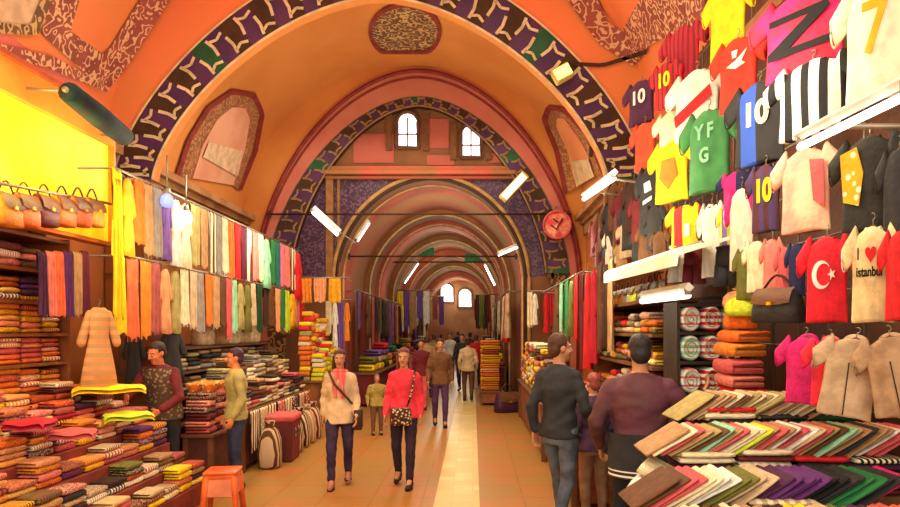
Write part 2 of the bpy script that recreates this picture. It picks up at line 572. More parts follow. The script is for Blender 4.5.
def resample(pts, n):
    pts = [Vector(p) for p in pts]
    ls = [0]
    for a, c in zip(pts[:-1], pts[1:]): ls.append(ls[-1] + (c - a).length)
    out = []
    for i in range(n):
        d = ls[-1] * i / (n - 1); k = 0
        while k < len(ls) - 2 and ls[k + 1] < d: k += 1
        t = (d - ls[k]) / max(ls[k + 1] - ls[k], 1e-6)
        out.append(pts[k].lerp(pts[k + 1], t))
    return out

def ribbon(mb, ea, eb, ya, yb, n=30, rows=2, mi=0, off=0.03):
    A = resample(ea, n); B = resample(eb, n)
    g = [[vault_hit(*A[i].lerp(B[i], r / rows), ya, yb, off=off) for i in range(n)] for r in range(rows + 1)]
    mb.grid(n - 1, rows, lambda u, v: g[round(v * rows)][round(u * (n - 1))], mi)

b1 = (0.4, Y1 - 0.02); b2 = (Y1 + 0.2, Y2 - 0.06)
# left ornament band of the near vault: a V round an orange panel
b = MB()
ribbon(b, [(58, -30), (38, 32), (104, 92), (128, 62), (176, -14)], [(86, -30), (68, 30), (102, 54), (110, 44), (146, -14)], *b1)
struct(b.build('trim_14', m_orn, fix=False))
b = MB(); ribbon(b, [(-20, 18), (20, 44), (70, 78), (118, 130)], [(-20, 36), (12, 60), (60, 96), (108, 140)], *b1)
struct(b.build('trim_15', mat((206, 108, 92), 'patch', (190, 92, 76), 1.0), fix=False))
b = MB(); ribbon(b, [(-40, -30), (54, -30)], [(-40, 16), (30, 34)], *b1, n=16)
struct(b.build('trim_16', mat((214, 176, 140)), fix=False))
b = MB(); ribbon(b, [(-20, 32), (34, 34), (60, -30)], [(-20, 20), (26, 24), (50, -30)], *b1, off=0.05)
struct(b.build('trim_17', m_orn2, fix=False))
b = MB(); ribbon(b, [(0, 56), (40, 66), (104, 92)], [(-10, 42), (50, 56), (100, 84)], *b1, off=0.06)
struct(b.build('trim_18', m_orn, fix=False))
# right ornament
b = MB(); ribbon(b, [(556, -20), (600, 42), (636, 66), (700, -20)], [(590, -20), (612, 24), (624, 30), (652, -20)], *b1)
ribbon(b, [(640, 20), (648, 46), (706, 20)], [(650, -20), (664, 0), (712, -20)], *b1, off=0.04)
struct(b.build('trim_19', m_orn, fix=False))
b = MB(); ribbon(b, [(572, 60), (606, 62), (650, 48)], [(572, 64), (606, 66), (650, 53)], *b1, n=14, off=0.05)
struct(b.build('trim_20', m_dark, fix=False))
# crown medallion of the second bay
b = MB()
def medal(u, v, cx=405, cy=30, rx=33, ry=25):
    a = 2 * PI * u
    ex = cx + rx * v * math.cos(a) * (1 + .04 * math.cos(6 * a)); ey = cy + min(ry * v * math.sin(a), 19) 
    return vault_hit(ex, ey, *b2)
b.grid(40, 6, medal)
struct(b.build('trim_21', m_orn2, fix=False))
b = MB(); b.grid(40, 1, lambda u, v: vault_hit(405 + (33 + 4 * v) * math.cos(2 * PI * u), 30 + min((25 + 4 * v) * math.sin(2 * PI * u), 19 + 3 * v), *b2, off=0.05))
struct(b.build('trim_22', m_mline, fix=False))
# niches on the haunches of the second bay
def niche(outer_, mid_, inner_, n0):
    b = MB(); ribbon(b, outer_, mid_, *b2, n=40, off=0.05); struct(b.build('trim_%d' % n0, m_mline, fix=False))
    b = MB(); ribbon(b, mid_, inner_, *b2, n=40, off=0.04); struct(b.build('trim_%d' % (n0 + 1), mat((150, 98, 66), 'ornament', (178, 124, 80), 6.0), fix=False))
niche([(172, 178), (184, 140), (205, 105), (230, 88), (254, 92), (263, 112), (256, 150), (240, 190)],
      [(177, 178), (189, 140), (208, 109), (230, 93), (250, 96), (258, 112), (251, 150), (236, 190)],
      [(190, 178), (200, 145), (215, 118), (230, 106), (243, 107), (248, 118), (243, 148), (231, 185)], 23)
b = MB(); ribbon(b, [(190, 178), (200, 145), (215, 118), (230, 106)], [(231, 185), (243, 148), (248, 118), (243, 107)], *b2, n=20, rows=6, off=0.05)
struct(b.build('trim_25', mat((216, 160, 130), 'patch', (206, 138, 110), 1.0), fix=False))
b = MB(); ribbon(b, [(199, 156), (205, 141)], [(234, 176), (240, 150)], *b2, n=8, rows=4, off=0.08)
struct(b.build('trim_26', mat((226, 190, 156)), fix=False))
niche([(566, 195), (556, 150), (543, 118), (548, 104), (566, 106), (590, 130), (612, 178)],
      [(570, 192), (561, 150), (549, 120), (552, 109), (565, 111), (586, 133), (606, 178)],
      [(578, 188), (570, 152), (558, 126), (559, 117), (566, 117), (580, 136), (598, 175)], 27)
b = MB(); ribbon(b, [(578, 188), (570, 152), (558, 126), (559, 117)], [(598, 175), (590, 154), (580, 136), (566, 117)], *b2, n=20, rows=5, off=0.05)
struct(b.build('trim_29', mat((222, 150, 96), 'patch', (214, 128, 84), 1.0), fix=False))
b = MB(); ribbon(b, [(580, 186), (574, 160)], [(598, 176), (592, 158)], *b2, n=8, rows=4, off=0.08)
struct(b.build('trim_30', mat((226, 196, 150)), fix=False))
# ================================================================== prototypes of the goods
def fold_mesh(seed, layers=2, nx=7):
    """folded garment, unit size 1 x 1 x 1, its fold to -Y, lying on z = 0"""
    r = random.Random(seed); mb = MB()
    prof_ = []
    h = 1.0 / layers
    def layer_profile(z0, z1):
        p = []
        for k in range(7):
            a = PI / 2 + PI * k / 6
            p.append((-0.5 + 0.06 + 0.06 * math.cos(a), (z0 + z1) / 2 + (z1 - z0) / 2 * math.sin(a)))
        return p
    # outer wrap: top sheet, rounded front, bottom sheet, slit at the back
    pts = [(0.5, 0.0), (0.5, 0.38), (0.47, 0.44), (-0.36, 0.46), (-0.36, 0.54), (0.46, 0.56), (0.5, 0.62), (0.5, 0.96), (0.45, 1.0), (0.0, 1.0), (-0.4, 1.0)]
    pts += [(-0.5 + 0.10 + 0.10 * math.cos(a), 0.5 + 0.5 * math.sin(a)) for a in [PI / 2 + PI * k / 8 for k in range(1, 8)]]
    pts += [(-0.4, 0.0), (0.0, 0.0)]
    rings = []
    for i in range(nx + 1):
        u = i / nx; x = u - 0.5
        e = 1.0 - 0.22 * (abs(2 * u - 1) ** 6)
        wy = 0.015 * math.sin(5 * u + seed); wz = 0.05 * math.sin(7 * u + seed * 2)
        rings.append([(x, y * (1 - 0.02 * (abs(2 * u - 1) ** 8)) + wy, 0.5 + (z - 0.5) * e + wz * (z)) for y, z in pts])
    mb.loft(rings)
    return mb

def hide(o):
    for c in [o] + list(o.children_recursive):
        pass
    return proto(o)

FOLDS = [hide(fold_mesh(i).build('folded_garment', mat('cream'))) for i in range(4)]

def spin(o, rx, ry, rz):
    o.rotation_euler = (rx, ry, rz)

def inst(p, loc, rot=(0, 0, 0), scale=(1, 1, 1), m=None, name=None):
    o = copy_tree(p)
    if name:
        o.name = name
    o.location = loc; o.rotation_euler = rot; o.scale = scale
    if m is not None:
        recolour(o, m)
    return o

CLOTH2 = {}

def cloth(c, style=None):
    """material for a colour name, sometimes patterned"""
    if style == 'stripe':
        return mat(c, 'stripe', rnd.choice(['cream', 'white', 'maroon', 'gold']), rnd.choice([6.0, 9.0]), vec=(1, 0, 0))
    if style == 'print':
        return mat(c, 'floral', rnd.choice(['cream', 'gold', 'black']), 16.0)
    return mat(c)

# ---- scarf hung over a rail: unit width and length, rail at z = 0
def scarf_mesh(seed, folds):
    r = random.Random(seed); ph = r.random() * 6
    mb = MB(); nu, nv = 18, 12
    def fn(u, v):
        if v < 0.12:                       # short flap behind the rail
            t = v / 0.12
            if t < 0.5:
                z = -0.30 * (1 - t / 0.5); y = 0.02
            else:
                a = PI * (t - 0.5) / 0.5
                z = 0.012 * math.sin(a); y = 0.02 * math.cos(a)
            k = 0.3
        else:
            t = (v - 0.12) / 0.88; z = -t * (1 - 0.03 * math.sin(3 * u * PI + ph)); y = -0.02; k = 0.4 + 0.6 * t
        x = (u - 0.5) * (1 - 0.16 * k * math.sin(ph + 2.2 * (-z)) ** 2)
        y += k * 0.035 * math.sin(u * folds * 2 * PI + ph + 0.8 * z) + k * 0.012 * math.sin(u * 23 + 4 * z)
        return (x, y, z)
    mb.grid(nu, nv, fn)
    return mb

def fringe_mesh(seed):
    mb = MB(); r = random.Random(seed)
    for i in range(16):
        x = -0.42 + 0.84 * i / 15
        z0 = -0.96
        y = -0.02 + .02 * math.sin(i)
        mb.add([(x - .014, y, z0), (x + .014, y, z0), (x + .008 + r.uniform(-.01, .01), y, z0 - .09), (x - .008, y, z0 - .09)], [(0, 1, 2, 3)])
    return mb

SCARVES = []
for i in range(5):
    o = scarf_mesh(i, 2 + i % 3).build('hanging_scarf', mat('cream'), fix=False)
    if i in (1, 3):
        fringe_mesh(i).build('fringe', mat('cream'), o, smooth=False, fix=False)
    SCARVES.append(hide(o))

# ---- dress / tunic on a hanger: unit height, 0.55 wide, front to -Y
def dress_mesh(seed):
    mb = MB(); prof_ = [(0, .10, .05), (-.05, .17, .07), (-.16, .19, .09), (-.34, .15, .085), (-.5, .19, .10), (-.75, .25, .12), (-1.0, .30, .13)]
    rings = []
    for z, w_, d in prof_:
        rings.append([(w_ * math.cos(2 * PI * j / 24), d * math.sin(2 * PI * j / 24) * (1 + .14 * math.sin(j * 2.1 + seed) * (-z)), z + .01 * math.sin(j)) for j in range(24)])
    mb.loft(rings)
    return mb

def hanger(parent, w_=0.2, z=0.0):
    h = MB()
    h.tube([(-w_, 0, z - .05), (0, 0, z + .02), (w_, 0, z - .05)], 0.008, 6)
    ho = h.build('hanger', m_wood, parent); h = MB()
    h.tube([(0, 0, z + .02), (0, 0, z + .06)] + [(0.025 * math.sin(a), 0, z + .085 - 0.025 * math.cos(a)) for a in [PI * k / 5 for k in range(0, 7)]], 0.005, 6)
    h.build('hook', m_metal, ho)
    return ho

DRESSES = []
for i in range(3):
    o = dress_mesh(i).build('hanging_dress', mat('cream'))
    for sg in (-1, 1):
        s_ = MB(); s_.capsule((sg * .15, 0, -.08), (sg * .27, -.01, -.42), .055, .07); s_.build('sleeve', mat('cream'), o)
    hanger(o, .14)
    DRESSES.append(hide(o))

# ---- T-shirt: unit = real metres, neck at z = 0, front to -Y
def shirt_mesh(seed, L=0.68):
    mb = MB(); r = random.Random(seed); ph = r.random() * 6
    prof_ = [(0.0, .085, .045), (-.02, .13, .055), (-.05, .19, .06), (-.09, .235, .065), (-.16, .245, .07), (-.26, .24, .07), (-.38, .235, .065), (-.52, .24, .06), (-L + .02, .25, .055), (-L, .25, .05)]
    rings = []
    n = 28
    for z, w_, d in prof_:
        k = min(1, -z / .4)
        rings.append([(w_ * math.copysign(abs(math.cos(a)) ** .8, math.cos(a)), d * math.copysign(abs(math.sin(a)) ** .8, math.sin(a)) + k * .012 * math.sin(4 * a + ph + 3 * z), z + .008 * math.sin(3 * a + ph)) for a in [2 * PI * j / n for j in range(n)]])
    mb.loft(rings)
    return mb

def sleeve_mesh(sg):
    mb = MB(); rings = []
    for t in range(6):
        u = t / 5
        cx = sg * (.185 + .17 * u); cz = -.065 - .15 * u; hw = .105 - .012 * u; dp = .052 - .008 * u
        nx, nz = -sg * .66, -.75          # direction along the cuff, pointing down and in
        rings.append([(cx + nx * hw * math.cos(a) * -.4 * sg * sg, dp * math.sin(a), cz + hw * math.cos(a) * .95) for a in [2 * PI * j / 14 for j in range(14)]])
    mb.loft(rings)
    return mb

def make_shirt(seed):
    o = shirt_mesh(seed).build('t_shirt', mat('white'))
    for sg in (-1, 1):
        sl = sleeve_mesh(sg).build('sleeve', mat('white'), o)
        cf = MB(); cf.tube([(sg * .356, .045 * math.sin(a), -.214 + .09 * math.cos(a)) for a in [2 * PI * k / 14 for k in range(15)]], .007, 5); cf.build('cuff', mat('white'), sl)
    c = MB(); c.tube([(.088 * math.cos(a), .05 * math.sin(a), .0 - .028 * max(0, -math.sin(a))) for a in [2 * PI * k / 18 for k in range(19)]], .011, 6)
    c.build('collar', mat('white'), o)
    hanger(o, .17)
    return o

SHIRTS = [hide(make_shirt(i)) for i in range(3)]

def paint(o, body, trim=None):
    """give a shirt its colours"""
    recolour(o, body)
    for ch in o.children:
        if ch.name.startswith('sleeve'):
            recolour(ch, body)
            for q in ch.children: recolour(q, trim or body)
        elif ch.name.startswith('collar'): recolour(ch, trim or body)
        elif ch.name.startswith('fringe'): recolour(ch, body)

def lettering(parent, s, size, m, x=0.0, z=-.27, name='lettering', y=-.079, off=0.0):
    o = bpy.data.objects.new(name, text_mesh(s, size, 0.003, off)); COL.objects.link(o)
    o.data.materials.append(m); o.parent = parent; o.location = (x, y, z)
    return o

def emblem(parent, polys, m, name='emblem', y=-.078):
    mb = MB()
    for p in polys: mb.prism(p, .006)
    o = mb.build(name, m, parent, smooth=False); o.location = (0, y, 0)
    return o

# ---- shorts, bag, rolled cloth, sack, hat, bowl, box
def make_shorts():
    mb = MB()
    mb.loft([[(w_ * math.cos(a), d * math.sin(a), z) for a in [2 * PI * j / 20 for j in range(20)]] for z, w_, d in ((0, .16, .05), (-.08, .18, .06), (-.2, .19, .06))])
    for sg in (-1, 1):
        mb.loft([[(sg * (.095 + s2) + w_ * math.cos(a), .055 * math.sin(a), z) for a in [2 * PI * j / 14 for j in range(14)]] for z, w_, s2 in ((-.18, .095, 0), (-.4, .105, .02))])
    o = mb.build('shorts', mat('white'))
    wb = MB(); wb.tube([(.165 * math.cos(a), .055 * math.sin(a), -.01) for a in [2 * PI * k / 16 for k in range(17)]], .014, 6); wb.build('waistband', mat('white'), o)
    return o
SHORTS = hide(make_shorts())

def make_bag():
    mb = MB(); rings = []
    for z, w_, d in ((0, .42, .14), (.03, .47, .17), (.3, .46, .17), (.62, .4, .12), (.72, .36, .06)):
        rings.append([(w_ * math.copysign(abs(math.cos(a)) ** .5, math.cos(a)), d * math.copysign(abs(math.sin(a)) ** .6, math.sin(a)), z) for a in [2 * PI * j / 24 for j in range(24)]])
    mb.loft(rings)
    o = mb.build('handbag', mat('brown', rough=.5))
    fl = MB(); fl.grid(8, 5, lambda u, v: ((u - .5) * .74, -.065 - .125 * math.sin(v * PI / 2) ** .8, .73 - .36 * v + .04 * (2 * u - 1) ** 2 * v)); fo = fl.build('flap', mat('brown', rough=.5), o, fix=False); cl = MB(); cl.box((0, -.20, .40), (.1, .03, .07)); cl.build('clasp', mat('gold', rough=.3, metal=.7), fo, smooth=False)
    hd = MB(); hd.tube([(-.3 + .6 * k / 10, 0, .68 + .32 * math.sin(PI * k / 10)) for k in range(11)], .022, 6); hd.build('handle', mat('chocolate', rough=.5), o)
    return o
BAG = hide(make_bag())

def make_roll():
    mb = MB(); n = 20      # cylinder along Y, lying on z = 0, radius .5, length 1
    prof_ = [(.02, -.47), (.30, -.47), (.33, -.5), (.45, -.5), (.5, -.46), (.5, .46), (.45, .5), (.02, .5)]
    rings = [[(r_ * math.cos(a), y, .5 + r_ * math.sin(a)) for a in [2 * PI * j / n for j in range(n)]] for r_, y in prof_]
    mb.loft(rings)
    o = mb.build('rolled_cloth', mat('white'))
    sp = MB(); sp.tube([(.44 * (1 - k / 40) * math.cos(k * .42), -.505, .5 + .44 * (1 - k / 40) * math.sin(k * .42)) for k in range(38)], .022, 5)
    sp.build('coil', mat('beige'), o)
    return o
ROLL = hide(make_roll())

def make_sack():
    mb = MB(); rings = []
    for z, w_, d in ((0, .36, .22), (.06, .47, .29), (.3, .5, .3), (.6, .46, .27), (.8, .34, .18), (.88, .16, .1), (.95, .2, .12), (1, .22, .13)):
        rings.append([(w_ * math.copysign(abs(math.cos(a)) ** .75, math.cos(a)) * (1 + .03 * math.sin(5 * a + z * 4)), d * math.sin(a) * (1 + .05 * math.sin(3 * a + z * 7)), z) for a in [2 * PI * j / 24 for j in range(24)]])
    mb.loft(rings)
    o = mb.build('cloth_sack', mat('beige'))
    t = MB(); t.tube([(.17 * math.cos(a), .105 * math.sin(a), .88) for a in [2 * PI * k / 16 for k in range(17)]], .025, 6); t.build('tie_cord', mat('brown'), o)
    return o
SACK = hide(make_sack())

def make_hat():
    mb = MB(); mb.lathe([(.0, .62), (.2, .6), (.33, .5), (.4, .3), (.42, .14), (.5, .06), (.5, .0), (.38, .02), (.0, .04)])
    o = mb.build('felt_hat', mat('chocolate'))
    bb = MB(); bb.lathe([(.425, .12), (.445, .13), (.437, .22), (.415, .22)]); bb.build('hat_band', mat('black'), o)
    return o
HAT = hide(make_hat())

def make_bowl():
    mb = MB(); mb.lathe([(.0, .02), (.26, .0), (.28, .04), (.42, .22), (.5, .45), (.5, .48), (.47, .48), (.38, .26), (.22, .1), (0, .08)])
    o = mb.build('painted_bowl', mat('orange', 'floral', 'cream', 5.0, rough=.35))
    r_ = MB(); r_.tube([(.49 * math.cos(a), .49 * math.sin(a), .48) for a in [2 * PI * k / 24 for k in range(25)]], .02, 6); r_.build('rim', mat('gold', rough=.4), o)
    return o
BOWL = hide(make_bowl())

def make_pack():
    """folded shirt in a clear bag with a printed card: unit box"""
    mb = MB(); mb.box((0, 0, .45), (1, 1, .9), top=.93)
    o = mb.build('packed_garment', mat('cream'), bevel=.05)
    c = MB(); c.box((0, -.1, .93), (.34, .42, .04)); c.build('card', mat('white'), o, smooth=False)
    b_ = MB(); b_.box((0, .22, .92), (.95, .12, .05)); b_.build('collar_band', mat('beige'), o, smooth=False)
    return o
PACK = hide(make_pack())

# ================================================================== helpers that lay goods out
def pile_row(p0, p1, piles, items, dims, rz, colours, what, where, group, cat='garment', jitter=.02, tilt=0.0, styles=(None,), names='folded_garment', pack=False):
    """piles of folded cloth on a line from p0 to p1 (their feet)"""
    p0 = Vector(p0); p1 = Vector(p1)
    for i in range(piles):
        t = (i + .5) / piles
        base = p0.lerp(p1, t); z = 0.004
        k_n = items if isinstance(items, int) else rnd.randint(*items)
        for k in range(k_n):
            c = rnd.choice(colours)
            h = dims[2] * rnd.uniform(.85, 1.2)
            src = PACK if pack else rnd.choice(FOLDS)
            o = inst(src, base + Vector((rnd.uniform(-jitter, jitter), rnd.uniform(-jitter, jitter), z)), (tilt, 0, rz + rnd.uniform(-.07, .07)),
                     (dims[0] * rnd.uniform(.9, 1.0), dims[1] * rnd.uniform(.92, 1.0), h), cloth(c, rnd.choice(styles)), names)
            tag(o, '%s %s, %s up, %s pile on %s' % (cname(c), what, nth(k), nth(i), where), cat, group)
            z += h * 1.07

def fan_row(p0, p1, n, dims, rz, lean, colours, what, where, group, styles=(None,), cat='garment'):
    """garments leaning on one another in a row, like cards in a file"""
    p0 = Vector(p0); p1 = Vector(p1)
    for i in range(n):
        t = i / max(n - 1, 1); c = colours[i % len(colours)] if len(colours) >= n else rnd.choice(colours)
        o = inst(rnd.choice(FOLDS), p0.lerp(p1, t) + Vector((0, rnd.uniform(-.015, .015), 0)), (0, lean + rnd.uniform(-.05, .05), rz + rnd.uniform(-.06, .06)),
                 (dims[0], dims[1], dims[2] * rnd.uniform(.8, 1.2)), cloth(c, rnd.choice(styles)), 'folded_garment')
        tag(o, '%s %s, %s from the aisle along %s' % (cname(c), what, nth(i), where), cat, group)

def hang_scarf(px, py0, py1, wpx, c, label, group, X=None, Y=None, rz=PI / 2, m=None, cat='scarf', kind='scarf', name='hanging_scarf'):
    a = atX(px, py0, X) if X is not None else at(px, py0, Y)
    L = (py1 - py0) / F * a.y
    # visible width: local x axis seen across the line of sight
    d = Vector((a.x, a.y)).normalized(); ax = Vector((math.cos(rz), math.sin(rz)))
    vis = max(abs(ax.x * d.y - ax.y * d.x), .28)
    wd = min(wpx / F * a.y / vis, .62)
    mm = m or cloth(c)
    if kind == 'scarf':
        o = inst(rnd.choice(SCARVES), a, (0, 0, rz), (wd, max(wd, .5), L), mm, name)
    else:
        o = inst(rnd.choice(DRESSES), a + Vector((0, 0, -.06)), (0, 0, rz), (wd / .6, min(wd / .6, .9), L), mm, name)
        for ch in o.children:
            if ch.name.startswith('sleeve'): recolour(ch, mm)
    for ch in o.children:
        if ch.name.startswith('fringe'): recolour(ch, mm)
    tag(o, label, cat, group)
    return o

def rail(name, p0, p1, label, r=.014, m=None, posts=()):
    root = empty(name, p0)
    p0 = Vector(p0); d = Vector(p1) - p0
    b_ = MB(); b_.tube([(0, 0, 0), tuple(d)], r, 8); b_.build('bar', m or m_metal, root)
    for t, off in posts:
        q = MB(); e = d * t; q.tube([tuple(e), tuple(e + Vector(off))], r * .8, 8); q.build('bracket', m or m_metal, root)
    tag(root, label, 'rail')
    return root

def shelf_unit(name, x0, x1, y0, y1, zs, label, m, back=None, ztop=None, side_t=.03, ends=(-1, 1)):
    """open shelves: boards at heights zs, ends and a back panel"""
    root = empty(name, ((x0 + x1) / 2, (y0 + y1) / 2, 0))
    cx, cy = (x0 + x1) / 2, (y0 + y1) / 2; W_, D_ = abs(x1 - x0), abs(y1 - y0); zt = ztop or zs[-1]
    for z in zs:
        b_ = MB(); b_.box((0, 0, z - .015), (W_, D_, .03)); b_.build('shelf', m, root, smooth=False)
    for s_ in ends:
        b_ = MB(); b_.box((0, s_ * (D_ / 2 + side_t / 2), zt / 2), (W_, side_t, zt)); b_.build('end_panel', m, root, smooth=False)
    if back is not None:
        bx_ = -W_ / 2 - .012 if back == 'left' else W_ / 2 + .012
        b_ = MB(); b_.box((bx_, 0, zt / 2), (.024, D_, zt)); b_.build('back_panel', mat((110, 60, 34)), root, smooth=False)
    tag(root, label, 'shelf')
    return root

def counter(name, x0, x1, y0, y1, h, label, m_top, m_front):
    root = empty(name, ((x0 + x1) / 2, (y0 + y1) / 2, 0))
    W_, D_ = x1 - x0, y1 - y0
    b_ = MB(); b_.box((0, 0, h - .02), (W_ + .04, D_ + .04, .04)); b_.build('top', m_top, root, smooth=False, bevel=.008)
    b_ = MB(); b_.box((0, 0, (h - .04) / 2 + .03), (W_ - .06, D_ - .06, h - .1)); b_.build('front_panel', m_front, root, smooth=False)
    for sx in (-1, 1):
        for sy in (-1, 1):
            b_ = MB(); b_.box((sx * (W_ / 2 - .03), sy * (D_ / 2 - .03), (h - .04) / 2), (.06, .06, h - .04)); b_.build('leg', m_top, root, smooth=False)
    tag(root, label, 'counter')
    return root

def tier_stand(name, steps, y0, y1, label, m):
    """stepped stand; steps = (x_front, x_back, z_top)"""
    root = empty(name, (steps[0][0], (y0 + y1) / 2, 0)); x00 = steps[0][0]; D_ = y1 - y0
    for xf, xb, zt in steps:
        b_ = MB(); b_.box(((xf + xb) / 2 - x00, 0, zt / 2), (abs(xf - xb), D_, zt)); b_.build('step', m, root, smooth=False, bevel=.01)
    tag(root, label, 'display stand')
    return root
# ================================================================== left side of the street
LX = -3.6
# ---- the near shop: stepped stand of folded cloth, shelves behind it, lamplit wall over them
STEPS = [(-2.86 - .2 * k, -2.86 - .2 * (k + 1), z) for k, z in enumerate((.22, .42, .62, .80, .97, 1.12))]
tier_stand('stepped_stand', STEPS, 4.1, 7.0,
           'stepped red-brown stand loaded with folded textiles in the left foreground', mat((138, 60, 44), 'patch', (112, 46, 38), 3.0))
WARM = ['coral', 'salmon', 'peach', 'amber', 'orange', 'rose', 'mauve', 'rust', 'gold', 'salmon', 'burgundy', 'mauve']
for k, (nm, cs) in enumerate((('lowest step', ['rose', 'beige', 'maroon', 'cream', 'tan', 'coral', 'plum', 'yellow', 'brown']),
                       ('second step', ['beige', 'olive', 'cream', 'chocolate', 'rose', 'mauve', 'tan', 'rust', 'charcoal']),
                       ('third step', ['amber', 'gold', 'orange', 'peach', 'salmon', 'rose', 'mauve', 'purple', 'burgundy']),
                       ('fourth step', WARM + ['purple', 'salmon', 'rose', 'maroon', 'amber', 'mustard']),
                       ('fifth step', ['mauve', 'rose', 'crimson', 'maroon', 'salmon', 'plum', 'beige']),
                       ('top step', WARM + ['yellow', 'coral', 'rust', 'maroon']))):
    xf, xb, zt = STEPS[k]
    pile_row(((xf + xb) / 2, 4.3 if k < 3 else 4.15, zt), ((xf + xb) / 2, 6.97, zt), 9, (2, 4) if k < 5 else (2, 4), (.27, .185, .05), PI / 2, cs, 'folded textile', 'the %s of the stand' % nm,
             'folded textiles on the %s' % nm, 'textile', .004, styles=(None, 'print', 'stripe', 'print'), pack=False, names='folded_textile')
# loose cloths laid over the piles
def drape(name, c, wd, dp, label, rz=0.0, m=None):
    mb = MB()
    mb.grid(14, 10, lambda u, v: ((u - .5) * wd, (v - .5) * dp, .035 + .008 * math.sin(u * 9 + v * 4) - .10 * max(0, abs(u - .5) - .42) * 3 - .1 * max(0, abs(v - .5) - .42) * 3))
    mb.grid(14, 10, lambda u, v: ((u - .5) * wd, (v - .5) * dp, .0 + .008 * math.sin(u * 9 + v * 4) - .10 * max(0, abs(u - .5) - .42) * 3 - .1 * max(0, abs(v - .5) - .42) * 3))
    o = mb.build(name, mat(m or c), fix=False); o.location = c_loc; o.rotation_euler = (0, 0, rz)
    tag(o, label, 'cloth')
    return o
for (px, py, Y, c, wd, dp, label, rz) in ((110, 389, 6.35, 'yellow', .62, .40, 'bright yellow cloth spread over the top of the stepped stand', .5),
                                       (128, 416, 6.2, 'lime', .42, .30, 'lime yellow cloth lying across the piles below the yellow one', .6),
                                       (72, 434, 5.3, 'rose', .34, .28, 'red cloth with yellow print lying on the stand near the left edge', .4),
                                       (30, 424, 5.0, 'crimson', .3, .3, 'crimson cloth at the far left end of the stand', .2)):
    c_loc = at(px, py, Y); drape('spread_cloth', c, wd, dp, label, rz)

shelf_unit('display_shelf', -4.5, -4.08, 4.5, 6.55, [1.25, 1.52, 1.80, 2.10, 2.40, 2.72], 'tall open wooden shelf of folded goods behind the stepped stand on the left', mat((150, 84, 40), rough=.5), 'left', 2.74)
for z, nm, cs, it, hh in ((1.25, 'lowest shelf', ['coral', 'orange', 'peach', 'amber'], 4, .05), (1.52, 'second shelf', ['coral', 'salmon', 'orange', 'rose'], 5, .045), (1.80, 'third shelf', ['gold', 'amber', 'peach', 'coral', 'salmon'], 5, .048),
                          (2.10, 'fourth shelf', ['gold', 'mustard', 'purple', 'plum', 'rust'], 4, .05), (2.40, 'fifth shelf', ['peach', 'tan', 'brown', 'rust', 'salmon'], (2, 4), .06)):
    pile_row((-4.27, 4.55, z), (-4.27, 6.5, z), 7, it, (.25, .32, hh), PI / 2, cs, 'folded shawl', 'the %s at the left' % nm, 'folded shawls on the %s' % nm, 'fabric', .006, names='folded_fabric', styles=(None, 'print', 'stripe'))  # plain folded cloth like that on the stand, its use not known
BAGC = ['chocolate', 'brown', 'black', 'maroon', 'chocolate', 'brown', 'charcoal']
for i, c in enumerate(BAGC):
    o = inst(BAG, (-4.26, 4.7 + i * .27, 2.725), (0, 0, PI / 2), (.27, .3, .2), mat(c, rough=.5))
    tag(o, '%s leather handbag, %s from the near end of the top left shelf' % (cname(c), nth(i)), 'bag', 'handbags on the top left shelf')
for i, c in enumerate(('plum', 'salmon', 'coral', 'purple', 'tan', 'burgundy')):
    hang_scarf(42 + i * 8.5, 252, 316, 8, c, '%s scarf hanging in front of the left shelves, %s from the left' % (cname(c), nth(i)), 'scarves in front of the left shelves', X=-3.78)
# upper shop wall, lamplight added as its own glow, and fascia
b = MB(); b.box((0, 0, 0), (.08, 3.3, 1.12)); 
root = empty('glowing_shop_wall', (-4.02, 5.45, 3.34)); b.build('panel', mat((255, 206, 20), 'patch', (255, 226, 60), 1.0, .6, emit=.55), root, smooth=False)
b = MB(); b.box((.03, 0, .59), (.14, 3.34, .06)); b.box((.03, 0, -.58), (.14, 3.34, .04)); b.box((.03, 1.66, 0), (.14, .04, 1.12)); b.box((.03, -1.66, 0), (.14, .04, 1.12)); b.build('frame', mat('amber', rough=.5), root, smooth=False)
tag(root, 'yellow upper wall of the near left shop, lamplight put in as glow', 'sign')
b = MB(); b.box((0, 0, .0), (.06, 2.9, .26)); root = empty('shop_fascia', (-3.62, 5.05, 3.80)); b.build('board', mat((240, 128, 40), 'patch', (250, 150, 50), 1.0), root, smooth=False)
b = MB(); b.box((.02, 0, .15), (.1, 2.94, .04)); b.build('moulding', mat('rust'), root, smooth=False)
b = MB(); b.box((-.24, 0, .1), (.42, 2.9, .03)); b.build('soffit', mat((240, 170, 40)), root, smooth=False)
tag(root, 'long orange fascia board over the yellow-lit shop at left', 'sign')
p_, q_ = at(66, 90, 5.2), at(126, 138, 6.3)
root = empty('rolled_awning', p_); d = q_ - p_; b = MB()
b.tube([tuple(d * t) for t in (0, .04, .5, .96, 1)], [.05, .085, .10, .09, .05], 12); b.build('canvas_roll', mat((16, 44, 44), 'stripe', (16, 24, 30), 3.0, vec=(.4, 1, 0)), root)
b = MB(); b.tube([tuple(d * -.02), tuple(d * 1.02)], .025, 8); b.build('roller', m_metal, root)
for t in (.03, .97):
    b = MB(); e = d * t; b.tube([tuple(e), tuple(e + Vector((-.36, 0, .03)))], .012, 6); b.build('bracket', m_metal, root)
tag(root, 'dark teal rolled awning slung under the vault at upper left', 'awning')
